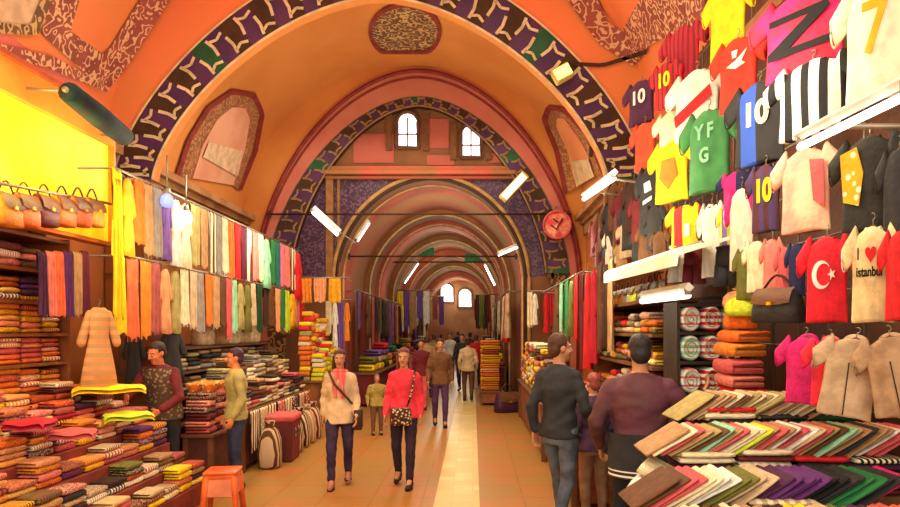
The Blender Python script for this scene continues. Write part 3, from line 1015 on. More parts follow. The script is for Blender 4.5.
# small goods hanging under the lamplit wall
for i, (px, c) in enumerate(((6, 'amber'), (24, 'orange'), (44, 'maroon'), (62, 'orange'), (78, 'coral'), (92, 'amber'))):
    p = atX(px, 226, -3.72)
    o = inst(BAG, p, (0, 0, PI / 2), (.32, .42, .36), mat(c, rough=.5), 'hanging_bag')
    tag(o, '%s bag hanging under the lamplit yellow wall, %s from the left' % (cname(c), nth(i)), 'bag', 'bags under the yellow panel')
rail('hanging_rail', atX(-40, 176, -3.72), atX(112, 204, -3.72), 'thin rail of bags below the lamplit yellow wall')

# ---- hanging garments along the left shops; upper and lower rails
rail('hanging_rail', (LX, 6.55, 3.46), (LX, 13.6, 3.46), 'upper hanging rail over the left shops', posts=[(0, (-1.5, 0, 0)), (.33, (-1.5, 0, 0)), (.66, (-1.5, 0, 0)), (1, (-1.5, 0, 0))])
rail('hanging_rail', (LX, 6.75, 2.60), (LX, 13.6, 2.60), 'lower hanging rail over the left shops', posts=[(0, (-1.5, 0, 0)), (.33, (-1.5, 0, 0)), (.66, (-1.5, 0, 0)), (1, (-1.5, 0, 0))])
def z2py(z, px, X):
    Y = X * F / (px - VX); return HY + (EZ - z) * F / Y
UP = [(117, 9, 'yellow', 'scarf', .9), (128, 10, 'gold', 'dress', .8), (139, 9, 'orange', 'scarf', .7), (148, 8, 'tan', 'scarf', .8), (157, 8, 'grey', 'scarf', .8), (166, 8, 'violet', 'dress', .75), (176, 9, 'white', 'dress', .8), (185, 9, 'cream', 'dress', .8), (194, 9, 'khaki', 'scarf', .8),
      (203, 7, 'tan', 'scarf', .8), (211, 7, 'brown', 'scarf', .85), (218, 6, 'grey', 'scarf', .85), (224.5, 6, 'cream', 'scarf', .8), (231, 6, 'orange', 'scarf', .85), (237, 6, 'red', 'scarf', .85), (243, 6, 'burgundy', 'scarf', .85), (249, 6, 'maroon', 'scarf', .85), (255, 5, 'salmon', 'scarf', .8), (260, 5, 'cream', 'scarf', .8), (266, 6, 'mint', 'dress', .85),
      (272, 5, 'green', 'scarf', .8), (277, 5, 'teal', 'scarf', .85), (282, 5, 'pink', 'scarf', .8), (287, 5, 'salmon', 'scarf', .8), (292, 5, 'maroon', 'scarf', .85), (297, 6, 'red', 'dress', .95)]
for i, (px, w_, c, k, L) in enumerate(UP):
    y0 = z2py(3.455, px, LX); y1 = z2py(3.455 - L, px, LX)
    m = mat(c, 'stripe', 'cream', 4.0, vec=(1, 0, 0)) if c in ('maroon', 'brown') else None
    hang_scarf(px, y0, y1, w_, c, '%s %s, %s from the near end of the upper left rail' % (cname(c), 'dress' if k == 'dress' else 'scarf', nth(i)), 'garments on the upper left rail', X=LX, kind=k, m=m,
               cat=k, name='hanging_dress' if k == 'dress' else 'hanging_scarf')
LOW = [(120, 9, 'yellow', 'scarf', .8), (132, 11, 'coral', 'scarf', .85), (144, 10, 'amber', 'scarf', .85), (155, 9, 'mauve', 'scarf', .8), (165, 9, 'peach', 'dress', .75), (175, 8, 'khaki', 'dress', .75), (184, 8, 'cream', 'scarf', .7), (192, 7, 'beige', 'scarf', .75), (200, 7, 'grey', 'scarf', .8), (208, 7, 'orange', 'scarf', .7), (215, 7, 'tan', 'scarf', .75), (222, 6, 'brown', 'scarf', .7), (228, 6, 'rose', 'scarf', .9),
       (234, 5, 'mint', 'scarf', .8), (240, 6, 'khaki', 'dress', .7), (247, 6, 'olive', 'dress', .75), (253, 5, 'beige', 'scarf', .7), (259, 5, 'bottle', 'scarf', .8), (265, 5, 'chocolate', 'scarf', .7), (271, 5, 'brown', 'scarf', .7), (277, 5, 'peach', 'scarf', .8), (282, 5, 'green', 'scarf', .75), (287, 5, 'lime', 'scarf', .8), (292, 5, 'gold', 'dress', .7), (297, 5, 'salmon', 'scarf', .7), (302, 4, 'red', 'scarf', .7)]
for i, (px, w_, c, k, L) in enumerate(LOW):
    y0 = z2py(2.595, px, LX); y1 = z2py(2.595 - L, px, LX)
    hang_scarf(px, y0, y1, w_, c, '%s %s, %s from the near end of the lower left rail' % (cname(c), 'dress' if k == 'dress' else 'scarf', nth(i)), 'garments on the lower left rail', X=LX, kind=k,
               cat=k, name='hanging_dress' if k == 'dress' else 'hanging_scarf')
# long yellow scarf in front and the garments beside the vendor
hang_scarf(117, 180, 318, 8, 'yellow', 'very long bright yellow scarf hanging to shelf height beside the left shelves', None, X=-3.45)
hang_scarf(99, 302, 382, 34, 'peach', 'peach and beige dress hanging at the end of the left shelves', None, X=-3.62, rz=PI * .28, kind='dress', cat='dress', name='hanging_dress', m=mat('peach', 'stripe', 'tan', 9.0, vec=(0, 0, 1)))
hang_scarf(134, 322, 388, 18, 'black', 'black jacket hanging behind the vendor', None, X=-3.85, rz=PI * .3, kind='dress', cat='jacket', name='hanging_jacket', m=mat('charcoal'))
hang_scarf(172, 326, 378, 24, 'charcoal', 'charcoal coat hanging to the right of the vendor', None, X=-3.62, rz=PI * .3, kind='dress', cat='coat', name='hanging_coat', m=mat('charcoal'))

# ---- the second shop: counter with piles, shelf of brown goods, sacks
counter('shop_counter', -3.45, -2.92, 8.3, 11.4, .78, 'long counter of the second left shop, piled with folded cloth', mat((120, 76, 44)), mat((112, 52, 40), 'stripe', (86, 50, 36), 5.0, vec=(0, 1, 0)))
pile_row((-3.05, 8.35, .78), (-3.05, 11.35, .78), 10, (4, 7), (.27, .24, .05), PI / 2, ['brown', 'beige', 'maroon', 'chocolate', 'tan', 'cream', 'charcoal', 'rose'], 'folded cloth', 'the front of the second left counter', 'folded cloths on the second left counter', 'textile')
pile_row((-3.32, 8.35, .78), (-3.32, 11.35, .78), 10, (8, 11), (.27, .24, .06), PI / 2, ['brown', 'tan', 'beige', 'chocolate', 'grey', 'khaki', 'cream'], 'folded cloth', 'the back of the second left counter', 'folded cloths at the back of the counter', 'textile')
shelf_unit('display_shelf', -4.2, -3.75, 7.75, 11.9, [.6, .95, 1.28, 1.6], 'long low shelf of brown goods behind the second left counter', mat((110, 72, 44)), 'left', 1.62)
for z, nm in ((1.28, 'upper'), (.95, 'middle')):
    pile_row((-3.95, 7.9, z), (-3.95, 11.8, z), 10, 4 if z < 1.6 else (2, 4), (.3, .34, .058), PI / 2, ['brown', 'chocolate', 'beige', 'tan', 'grey', 'charcoal', 'khaki'], 'folded blanket', 'the %s board of the brown shelf' % nm, 'blankets on the %s board' % nm, 'blanket', names='folded_blanket')
for i, (y, c) in enumerate(((9.55, 'beige'), (10.05, 'tan'), (10.6, 'cream'), (11.1, 'beige'), (11.6, 'cream'))):
    o = inst(SACK, (-3.96, y, 1.60), (0, 0, PI / 2 - .5), (.38, .40, .42), mat(c))
    tag(o, '%s cloth sack on top of the low brown shelf, %s from the near end' % (cname(c), nth(i)), 'sack', 'sacks on the low brown shelf')
# crate of round bowls and red printed bundle beside the standing man
counter('low_table', -3.36, -3.01, 7.52, 8.14, .62, 'small low table of bowls between the vendor and the man in khaki', mat((120, 70, 40)), mat((96, 48, 36)))
for k in range(3):
    for j in range(2):
        o = inst(BOWL, (-3.28 + j * .185, 7.63 + k * .2, 1.10), (0, 0, k), (.19, .19, .2))
        tag(o, 'orange painted bowl, %s in the %s row of the bowls beside the vendor' % (nth(k), ('back', 'front')[j]), 'bowl', 'orange bowls beside the vendor')
pile_row((-3.185, 7.5, .62), (-3.185, 8.16, .62), 3, 6, (.21, .30, .075), PI / 2, ['rose', 'maroon', 'salmon'], 'printed cloth', 'the low table under the bowls', 'printed cloths under the bowls', 'textile', styles=('print',), names='folded_textile')
# red-fronted basket of scarves on the floor edge of the counter
b = MB(); b.box((0, 0, .28), (.34, .5, .56), top=1.08); root = empty('goods_chest', (-2.68, 9.2, 0), .05); b.build('chest', mat((150, 50, 44), 'stripe', (96, 40, 36), 9.0, vec=(0, 1, 0)), root, smooth=False, bevel=.02)
b = MB(); b.box((0, 0, .6), (.40, .56, .09)); b.build('lid_cushion', mat('rose'), root, bevel=.03)
for sx in (-1, 1):
    b = MB(); b.tube([(.175, sx * .1, .46), (.2, sx * .1, .42), (.2, sx * .1, .36), (.175, sx * .1, .32)], .012, 6); b.build('handle', m_metal, root)
tag(root, 'red chest with a padded lid standing before the second left counter', 'chest')
for i, (y, c) in enumerate(((9.75, 'brown'), (10.15, 'chocolate'), (10.55, 'tan'), (10.95, 'maroon'), (8.65, 'brown'))):
    o = inst(SACK, (-2.7, y, 0), (0, 0, PI / 2), (.36, .5, .62), mat(c, 'stripe', 'beige', 5.0, vec=(1, 0, 0)), 'striped_sack')
    tag(o, '%s striped sack on the floor against the second left counter, %s along' % (cname(c), nth(i)), 'sack', 'striped sacks before the second left counter')

# ---- orange stool in the foreground
root = empty('plastic_stool', (at(223, 500, 6.45).x, 6.45, 0), .15)
m_or = mat((246, 108, 48), rough=.35, bump=.02)
b = MB(); b.box((0, 0, .435), (.32, .32, .03)); b.box((0, 0, .40), (.30, .30, .05)); b.build('seat', m_or, root, bevel=.012)
for sx in (-1, 1):
    for sy in (-1, 1):
        b = MB(); b.tube([(sx * .125, sy * .125, .4), (sx * .165, sy * .165, 0)], [.035, .028], 6); b.build('leg', m_or, root)
for k in range(4):
    b = MB(); b.box((0, -.137, .3), (.25, .018, .18)); o = b.build('apron', mat((250, 150, 110), rough=.35, bump=.02), root, smooth=False); o.rotation_euler = (0, 0, k * PI / 2)
tag(root, 'orange plastic stool on the floor beside the stepped stand', 'stool')

# ---- third shop on the left, far end before the low arch
counter('shop_counter', -3.35, -2.85, 12.3, 14.1, .85, 'far counter of yellow packets on the left before the low arch', mat((120, 76, 44)), mat((150, 96, 50)))
pile_row((-2.98, 12.35, .85), (-2.98, 14.05, .85), 6, (6, 9), (.24, .22, .08), PI / 2, ['yellow', 'gold', 'red', 'cream', 'lime', 'yellow'], 'packet', 'the far left counter', 'packets on the far left counter', 'packet', names='packet', pack=True)
pile_row((-3.22, 12.35, .85), (-3.22, 14.05, .85), 6, (11, 14), (.24, .22, .085), PI / 2, ['yellow', 'gold', 'orange', 'cream', 'khaki', 'red'], 'packet', 'the back of the far left counter', 'packets at the back of the counter', 'packet', names='packet', pack=True)

# cloths hung over the front edge of the second left counter
for i, c in enumerate(('maroon', 'beige', 'brown', 'rose', 'tan', 'burgundy', 'cream', 'rust')):
    y = 8.5 + i * .39
    o = inst(SCARVES[(0, 2, 4)[i % 3]], (-2.865, y, .77), (0, 0, PI / 2), (.34, .4, .52), mat(c, 'floral' if i % 2 else 'stripe', 'cream' if c != 'cream' else 'rust', 14.0 if i % 2 else 6.0), 'draped_cloth')
    tag(o, '%s patterned cloth draped down the second left counter, %s from the near end' % (cname(c), nth(i)), 'cloth', 'cloths draped on the second left counter')
# ================================================================== right side of the street
# ---- wire grid on a dark board that carries the shirts
root = empty('display_grid', (2.36, 5.1, 0))
b = MB(); b.box((.08, 0, 2.4), (.03, 5.6, 4.8)); b.build('back_board', mat((74, 44, 26), 'patch', (104, 62, 36), 1.5, .7), root, smooth=False)
b = MB()
for k in range(15): b.tube([(0, -2.75 + k * .393, 1.3), (0, -2.75 + k * .393, 4.75)], .007, 5)
for k in range(10): b.tube([(0, -2.78, 1.35 + k * .37), (0, 2.78, 1.35 + k * .37)], .007, 5)
b.build('wire_mesh', m_metal, root)
for y in (-2.6, 0, 2.6):
    b = MB(); b.tube([(0, y, 4.6), (.07, y, 4.6)], .012, 6); b.build('bracket', m_metal, root)
tag(root, 'wire display grid on a dark board along the right side, hung with shirts', 'display grid')

def shirt_at(px, py, wpx, hpx, c, label, group=None, X=1.72, yaw=-58, trim=None, m=None, roll=0.0, name='t_shirt', cat='shirt', cap=1.5):
    p = atX(px, py, X); rz = math.radians(yaw)
    sz = hpx * p.y / F / .68
    d = Vector((p.x, p.y)).normalized(); ax = Vector((math.cos(rz), math.sin(rz)))
    vis = max(abs(ax.x * d.y - ax.y * d.x), .3)
    sx = min(max(wpx * p.y / F / vis / .72, .45 * sz), cap * sz)
    o = inst(rnd.choice(SHIRTS), p, (0, roll, rz), (sx, (sx + sz) / 2 * .9, sz), None, name)
    body = m or cloth(c)
    paint(o, body, trim and mat(trim))
    tag(o, label, cat, group)
    return o
wht, ylw, blk, rd = mat('white', bump=.05), mat('yellow', bump=.05), mat('black', bump=.05), mat('red', bump=.05)

# top rows
s1 = shirt_at(641, 82, 34, 42, 'plum', 'dark purple shirt with white number 10, furthest left of the top shirts'); lettering(s1, '10', .30, wht, off=.008)
s1 = shirt_at(666, 64, 30, 44, 'red', X=1.60, label='red shirt with yellow number 10 near the top of the right wall', m=mat('red', 'stripe', 'maroon', 9.0)); lettering(s1, '10', .30, ylw, off=.01)
s1 = shirt_at(683, 28, 44, 56, 'crimson', 'crimson and dark striped shirt hung highest beside the vault', m=mat('crimson', 'stripe', 'maroon', 14.0))
s1 = shirt_at(728, -14, 46, 72, 'yellow', 'plain bright yellow shirt at the top edge of the right wall')
s1 = shirt_at(697, 72, 58, 66, 'white', 'white shirt with a slanting red band across the chest', m=mat('white'))
emblem(s1, [[(-.22, -.42), (.2, -.2), (.22, -.32), (-.2, -.54)]], rd, 'band')
s1 = shirt_at(738, 40, 50, 70, 'red', 'orange-red shirt with a white winged emblem on the chest', m=mat((232, 60, 40)))
emblem(s1, [[(-.10, -.26), (.02, -.22), (.17, -.14), (.10, -.24), (.15, -.27), (.02, -.30)], [(-.03, -.12), (.05, -.12), (.03, -.19), (-.02, -.19)]], wht)
s1 = shirt_at(645, 124, 28, 46, 'coral', 'coral red shirt below the purple number 10 shirt', m=mat((236, 84, 52)))
s1 = shirt_at(672, 112, 36, 44, 'cream', 'cream white shirt with mint shoulder beside the coral red shirt')
emblem(s1, [[(.08, -.06), (.2, -.08), (.2, -.18), (.08, -.16)]], mat('mint'))
s1 = shirt_at(804, -8, 100, 82, 'crimson', 'huge crimson shirt with a black angular Z stroke, top right corner', m=mat((226, 40, 62), 'patch', (232, 40, 110), 4.0))
emblem(s1, [[(-.19, -.18), (.18, -.18), (.20, -.23), (-.06, -.46), (.2, -.46), (.2, -.52), (-.2, -.52), (-.2, -.46), (.07, -.235), (-.19, -.235)]], blk, 'stroke', y=-.085)
s1 = shirt_at(880, -22, 84, 120, 'cream', 'cream shirt with a large yellow number 7 at the right edge', m=mat((246, 240, 205))); lettering(s1, '7', .42, mat('gold'), z=-.30, off=.006)
s1 = shirt_at(813, 62, 88, 74, 'white', 'black and white vertically striped shirt under the crimson Z shirt', m=mat('white', 'stripe', 'black', 7.5, width=.55))
s1 = shirt_at(760, 84, 64, 80, 'navy', 'navy and royal blue shirt with white number 10', m=mat('charcoal', 'stripe', 'blue', 2.1, width=.62)); lettering(s1, '10', .27, mat('cream'), off=.012)
s1 = shirt_at(709, 112, 54, 80, 'green', 'green shirt with pale lettering YFG on the chest', m=mat((74, 146, 84))); lettering(s1, 'Y F', .17, mat('mint'), z=-.18, off=.006); lettering(s1, 'G', .17, mat('mint'), z=-.38, off=.006)
s1 = shirt_at(672, 142, 44, 60, 'yellow', 'yellow shirt with an orange motif left of the green shirt'); emblem(s1, [[(-.1, -.2), (.1, -.2), (.14, -.4), (0, -.55), (-.14, -.4)]], mat('orange'))
s1 = shirt_at(651, 168, 30, 66, 'charcoal', 'charcoal shirt with white print below the coral red shirt'); emblem(s1, [[(-.08, -.16), (.06, -.14), (.1, -.24), (-.06, -.26)], [(-.1, -.34), (.1, -.3), (.1, -.34), (-.1, -.38)]], wht)
for i, (px, py, w_, h_, c) in enumerate(((634, 180, 22, 52, 'chocolate'), (622, 192, 20, 50, 'maroon'), (612, 202, 18, 46, 'charcoal'), (604, 210, 16, 42, 'brown'), (628, 222, 22, 36, 'beige'), (612, 232, 18, 32, 'white'), (646, 226, 20, 34, 'brown'), (600, 240, 14, 28, 'maroon'), (640, 196, 22, 46, 'maroon'), (629, 206, 20, 44, 'charcoal'), (619, 214, 18, 40, 'brown'), (609, 222, 16, 36, 'chocolate'), (655, 206, 22, 44, 'charcoal'), (638, 232, 18, 32, 'charcoal'), (622, 244, 16, 26, 'tan'), (660, 232, 20, 32, 'brown'), (607, 246, 14, 26, 'charcoal'), (596, 222, 14, 34, 'maroon'), (615, 184, 18, 42, 'brown'))):
    shirt_at(px, py, w_, h_, c, '%s shirt receding towards the big arch on the right, %s of its cluster' % (cname(c), nth(i)), 'dark shirts receding to the arch', X=1.72)
# second row
s1 = shirt_at(685, 206, 36, 42, 'yellow', 'small yellow and red kit shirt over white and maroon shorts', m=mat('yellow', 'stripe', 'red', 2.2, width=.6)); emblem(s1, [[(.04, -.3), (.14, -.3), (.14, -.5), (.04, -.5)]], wht, 'number')
s1 = shirt_at(712, 205, 26, 72, 'white', 'long white shirt with dark collar in the second row', trim='black')
s1 = shirt_at(729, 208, 24, 40, 'lime', 'lime and violet child shirt over dark shorts', m=mat('lime', 'stripe', 'violet', 3.0))
s1 = shirt_at(742, 190, 28, 80, 'cream', 'pale peach long shirt with pink sleeves in the second row', m=mat((250, 220, 196)))
for ch in s1.children:
    if ch.name.startswith('sleeve'): recolour(ch, mat('magenta'))
s1 = shirt_at(738, 172, 40, 40, 'violet', 'blue and magenta child shirt above the peach one', m=mat('navy', 'stripe', 'magenta', 2.0))
s1 = shirt_at(766, 166, 36, 66, 'maroon', 'maroon and blue shirt with yellow number 10, second row', m=mat((86, 44, 52), 'stripe', (70, 54, 96), 5.0)); lettering(s1, '10', .32, ylw, off=.014)
s1 = shirt_at(806, 150, 62, 82, 'peach', 'peach pink shirt with a rose side panel, second row', m=mat((244, 196, 160), 'patch', (238, 150, 130), 2.5))
emblem(s1, [[(.08, -.1), (.22, -.12), (.23, -.5), (.12, -.44)]], mat('rose'), 'side_panel')
s1 = shirt_at(870, 138, 70, 92, 'charcoal', 'charcoal shirt with a gold print, right end of second row', m=mat((48, 48, 44)))
emblem(s1, [[(-.23, -.1), (-.08, -.06), (-.02, -.26), (-.06, -.5), (-.2, -.46)]], mat('gold', 'floral', 'cream', 14.0), 'print')
s1 = shirt_at(900, 150, 40, 90, 'black', 'black shirt cut off by the right edge of the photo', m=mat('charcoal'))
# shorts under the kit shirts
for px, py, w_, h_, c, lb in ((679, 246, 18, 36, 'white', 'white shorts under the small yellow kit shirt'), (694, 246, 18, 38, 'maroon', 'maroon shorts beside the white shorts'), (728, 246, 22, 40, 'charcoal', 'charcoal shorts under the lime child shirt')):
    p = atX(px, py, 1.7); sz = h_ * p.y / F / .4
    o = inst(SHORTS, p, (0, 0, math.radians(-58)), (w_ * p.y / F / .75 / .38, sz, sz), cloth(c)); recolour(o.children[0], cloth(c)); tag(o, lb, 'shorts')
# third row
s1 = shirt_at(827, 238, 52, 84, 'red', 'red shirt with a white crescent and star, third row', m=mat((222, 30, 48)), X=1.66)
cres = []
for k in range(25):
    a = math.radians(35 + 290 * k / 24); cres.append((-.02 + .115 * math.cos(a), -.30 + .115 * math.sin(a)))
for k in range(25):
    a = math.radians(318 - 276 * k / 24); cres.append((.008 + .09 * math.cos(a), -.30 + .09 * math.sin(a)))
star = [(.105 + (.05 if k % 2 == 0 else .02) * math.cos(PI + PI * k / 5), -.30 + (.05 if k % 2 == 0 else .02) * math.sin(PI + PI * k / 5)) for k in range(10)]
emblem(s1, [cres, star], wht, 'crescent_and_star')
s1 = shirt_at(873, 228, 52, 94, 'cream', 'cream shirt printed I heart Istanbul, right of the crescent shirt', m=mat((232, 206, 150)), X=1.66, trim='white')
lettering(s1, 'I', .13, blk, x=-.13, z=-.19); lettering(s1, 'istanbul', .10, blk, z=-.32, off=.002)
heart = []
for k in range(28):
    t = 2 * PI * k / 28; heart.append((.02 + .0042 * 16 * math.sin(t) ** 3, -.19 + .0042 * (13 * math.cos(t) - 5 * math.cos(2 * t) - 2 * math.cos(3 * t) - math.cos(4 * t))))
emblem(s1, [heart], rd, 'heart')
shirt_at(902, 232, 40, 88, 'red', 'red shirt cut off by the right edge, third row', m=mat('red'), X=1.66)
for i, (px, py, w_, h_, c) in enumerate(((757, 242, 26, 50, 'cream'), (772, 240, 22, 52, 'salmon'), (786, 248, 18, 50, 'rose'), (797, 244, 16, 52, 'navy'), (745, 250, 22, 50, 'olive'))):
    shirt_at(px, py, w_, h_, c, '%s child shirt left of the crescent shirt, %s of its bunch' % (cname(c), nth(i)), 'child shirts beside the crescent shirt', X=1.7)
p = atX(778, 286, 1.64); o = inst(BAG, p + Vector((0, 0, -.2)), (0, 0, math.radians(-58)), (.30, .4, .26), mat('charcoal', rough=.6), 'shoulder_bag'); hk = MB(); hk.tube([(0, 0, .98), (0, 2.25, 1.05)], .02, 6); hk.build('hook', m_metal, o); tag(o, 'charcoal bag hanging below the child shirts', 'bag')
# lowest row: pink jacket and grey hoodies just above the piles
def hood(o, m):
    b_ = MB(); b_.ellipsoid((0, .055, -.02), (.12, .035, .07)); b_.build('hood', m, o)
s1 = shirt_at(806, 338, 54, 66, 'magenta', 'magenta hooded top standing on the piles below the crescent shirt', X=1.62, m=mat('magenta'), name='hooded_top', cat='hooded top'); hood(s1, mat('magenta'))
s1 = shirt_at(830, 340, 50, 66, 'red', 'red hooded top beside the magenta one', X=1.56, m=mat((240, 50, 70)), name='hooded_top', cat='hooded top', yaw=-40); hood(s1, mat('salmon'))
for i, (px, py, w_, h_, c) in enumerate(((856, 340, 70, 78, 'beige'), (890, 338, 70, 78, 'tan'))):
    m_ = mat((188, 160, 126), 'patch', (162, 134, 104), 5.0) if i == 0 else mat((168, 136, 102), 'patch', (140, 108, 80), 5.0)
    s1 = shirt_at(px, py, w_, h_, c, ('pale grey-beige hooded top above the fanned piles', 'darker grey-brown hooded top at the right edge')[i], X=1.55 + i * .04, m=m_, name='hooded_top', cat='hooded top', yaw=-35 - 8 * i, roll=.15 * (1 - 2 * i)); hood(s1, m_)
    b = MB(); b.tube([(-.02, -.085, -.2), (.0, -.086, -.66)], .006, 5); b.build('zip', blk, s1)

# ---- table of fanned shirts
root = empty('display_table', (1.5, 3.4, 0))
m_tb = mat((116, 78, 48), rough=.6)
for x0, x1, y0, y1, z in ((-.65, .80, -.85, -.12, .80), (-.48, .80, -.12, .26, .98), (-.22, .80, .26, .62, 1.16)):
    b = MB(); b.box(((x0 + x1) / 2, (y0 + y1) / 2, z - .02), (x1 - x0, y1 - y0, .04)); b.build('board', m_tb, root, smooth=False)
    b = MB(); b.box(((x0 + x1) / 2 + .02, (y0 + y1) / 2, z / 2), (x1 - x0 - .06, y1 - y0 - .02, z - .05)); b.build('panel', mat((92, 60, 38)), root, smooth=False)
for x, y in ((-.61, -.8), (-.61, -.16)):
    b = MB(); b.box((x, y, .4), (.05, .05, .78)); b.build('leg', m_tb, root, smooth=False)
tag(root, 'stepped wooden table heaped with folded shirts in the right foreground', 'table')
RC = ['beige', 'cream', 'tan', 'charcoal', 'maroon', 'white', 'brown', 'olive', 'rose', 'purple', 'mint', 'khaki']
def heap(x0, x1, y, z, n, items, cs, what, where, group, dims=(.30, .30, .03), rz=0.0):
    pile_row((x0, y, z), (x1, y, z), n, items, dims, rz, cs, what, where, group, 'shirt', .006, styles=(None, None, 'stripe'))
heap(.90, 1.92, 2.74, .80, 3, (5, 6), ['beige', 'white', 'rose', 'yellow', 'cream', 'charcoal', 'plum', 'brown'], 'folded shirt', 'the near row of the right table', 'folded shirts in the near row')
heap(.90, 1.92, 3.08, .80, 3, (7, 9), ['beige', 'purple', 'cream', 'charcoal', 'bottle', 'magenta', 'khaki', 'brown', 'tan'], 'folded shirt', 'the second row of the right table', 'folded shirts in the second row')
heap(1.06, 2.26, 3.48, .98, 4, (6, 8), ['charcoal', 'red', 'mint', 'black', 'maroon', 'beige', 'cream', 'bottle', 'plum'], 'folded shirt', 'the third row of the right table', 'folded shirts in the third row', dims=(.28, .30, .03))
heap(1.32, 2.26, 3.84, 1.16, 3, (5, 7), ['white', 'mint', 'red', 'charcoal', 'cream', 'bottle'], 'folded shirt', 'the back row of the right table', 'folded shirts in the back row', dims=(.29, .28, .03))
# fans leaning on top
def fan(x0, x1, y, z, n, cs, where, group, lean=-.55, dims=(.26, .28, .02), dz=0.0, yaw=0.0):
    cs = [c for c in cs for _ in (0, 1)][:2 * n] if len(cs) >= n else cs
    n = int(n * 1.5)
    fan_row((x0, y, z), (x1, y, z + dz), n, dims, yaw, lean, cs, 'folded shirt', where, group)
fan(1.28, 2.2, 3.86, 1.38, 19, ['beige', 'tan', 'beige', 'cream', 'khaki', 'brown', 'beige', 'cream', 'tan', 'beige'], 'the fan on the back row', 'shirts fanned on the back row')
fan(1.02, 2.2, 3.50, 1.24, 21, ['charcoal', 'white', 'mint', 'black', 'red', 'rose', 'rose', 'beige', 'tan', 'brown', 'beige', 'khaki', 'lime', 'mint', 'beige', 'cream', 'tan', 'tan'], 'the fan on the third row', 'shirts fanned on the third row')
fan(.84, 1.9, 3.10, 1.08, 18, ['brown', 'rose', 'cream', 'white', 'olive', 'beige', 'plum', 'purple', 'purple', 'black', 'charcoal', 'green', 'charcoal', 'magenta', 'charcoal', 'black', 'grey', 'cream'], 'the fan on the second row', 'shirts fanned on the second row')
fan(.84, 1.9, 2.76, .98, 16, ['cream', 'brown', 'cream', 'tan', 'chocolate', 'yellow', 'beige', 'olive', 'plum', 'rose', 'coral', 'cream', 'yellow', 'yellow', 'beige', 'brown'], 'the fan on the near row', 'shirts fanned on the near row')
for i, (px, py, Y, rz, c) in enumerate(((664, 478, 3.42, -.5, 'cream'), (672, 500, 3.2, -.45, 'khaki'), (655, 494, 3.36, -.5, 'white'))):
    p = at(px, py, Y)
    o = inst(PACK, p, (.15, .42, rz), (.26, .2, .05), mat(c)); tag(o, '%s packed shirt propped at the aisle corner of the right table, %s' % (cname(c), ('uppermost', 'lowest', 'nearest the man')[i]), 'packed shirt', 'packed shirts at the table corner')

# ---- shelf of rolled scarves behind the table
root = empty('display_shelf', (1.78, 5.0, 0)); m_dk = mat((56, 40, 26), rough=.5)
for z in (1.10, 1.36, 1.60, 1.82, 2.03):
    b = MB(); b.box((0, 0, z - .012), (.48, .34, .024)); b.build('shelf', m_dk, root, smooth=False)
for sx in (-1, 1):
    b = MB(); b.box((sx * .252, 0, 1.02), (.024, .34, 2.04)); b.build('end_panel', m_dk, root, smooth=False)
b = MB(); b.box((0, .18, 1.02), (.52, .02, 2.04)); b.build('back_panel', m_dk, root, smooth=False)
tag(root, 'narrow dark shelf of rolled scarves behind the man in the maroon jacket', 'shelf')
for r_, (z, cs) in enumerate(((1.362, ('white', 'red', 'mint')), (1.602, ('mint', 'rose', 'chocolate')), (1.822, ('white', 'red', 'mint')))):
    for k, c in enumerate(cs):
        o = inst(ROLL, (1.78 + .158 * (k - 1), 4.99, z), (0, 0, 0), (.152, .32, .19), mat(c, 'stripe', 'white', 4.0, vec=(0, 0, 1)) if c != 'white' else mat('white', 'stripe', 'rose', 3.0, vec=(0, 0, 1), width=.75))
        tag(o, '%s rolled scarf, %s from the left on the %s shelf' % (cname(c), nth(k), ('lowest', 'middle', 'upper')[r_]), 'rolled scarf', 'rolled scarves on the dark shelf')
o = inst(HAT, (1.86, 4.98, 2.032), (0, 0, 0), (.26, .26, .24), mat('chocolate')); tag(o, 'dark brown felt hat on top of the rolled scarves shelf', 'hat')
b = MB(); b.tube([(0, 0, 0), (0, 0, 2.25)], .025, 8); root = empty('display_post', (1.77, 4.46, 0)); b.build('pole', mat((70, 84, 58), rough=.4), root)
b = MB(); b.lathe([(0, 0), (.12, 0), (.12, .02), (.03, .04)]); b.build('base', m_metal, root); tag(root, 'grey-green post between the rolled scarves and the orange bundle', 'post')
# bundles on a small stand right of the post
counter('display_box', 1.52, 1.95, 4.10, 4.36, 1.36, 'tall box behind the table carrying the orange and yellow bundle', mat((164, 120, 84)), mat((190, 150, 112)))
pile_row((1.74, 4.23, 1.36), (1.74, 4.24, 1.36), 1, 3, (.36, .22, .09), -PI / 2, ['rose', 'red', 'salmon'], 'folded jersey', 'the tall box by the post', 'jerseys on the tall box', 'jersey')
pile_row((1.74, 4.23, 1.66), (1.74, 4.24, 1.66), 1, 2, (.34, .22, .08), -PI / 2, ['orange', 'yellow', 'amber'], 'folded jersey', 'the red jerseys by the post', 'orange jerseys on the tall box', 'jersey')
for i, (c, dx, dz) in enumerate((('orange', 0, 1.84), ('lime', -.1, 1.92), ('peach', .06, 1.97))):
    o = inst(SACK, (1.74 + dx * .3, 4.23 + dx, dz), (0, 0, -.9), (.22, .26, .14), mat(c), 'cloth_bundle'); tag(o, '%s cloth bundle heaped above the red jerseys by the post' % cname(c), 'bundle', 'bundles by the post')

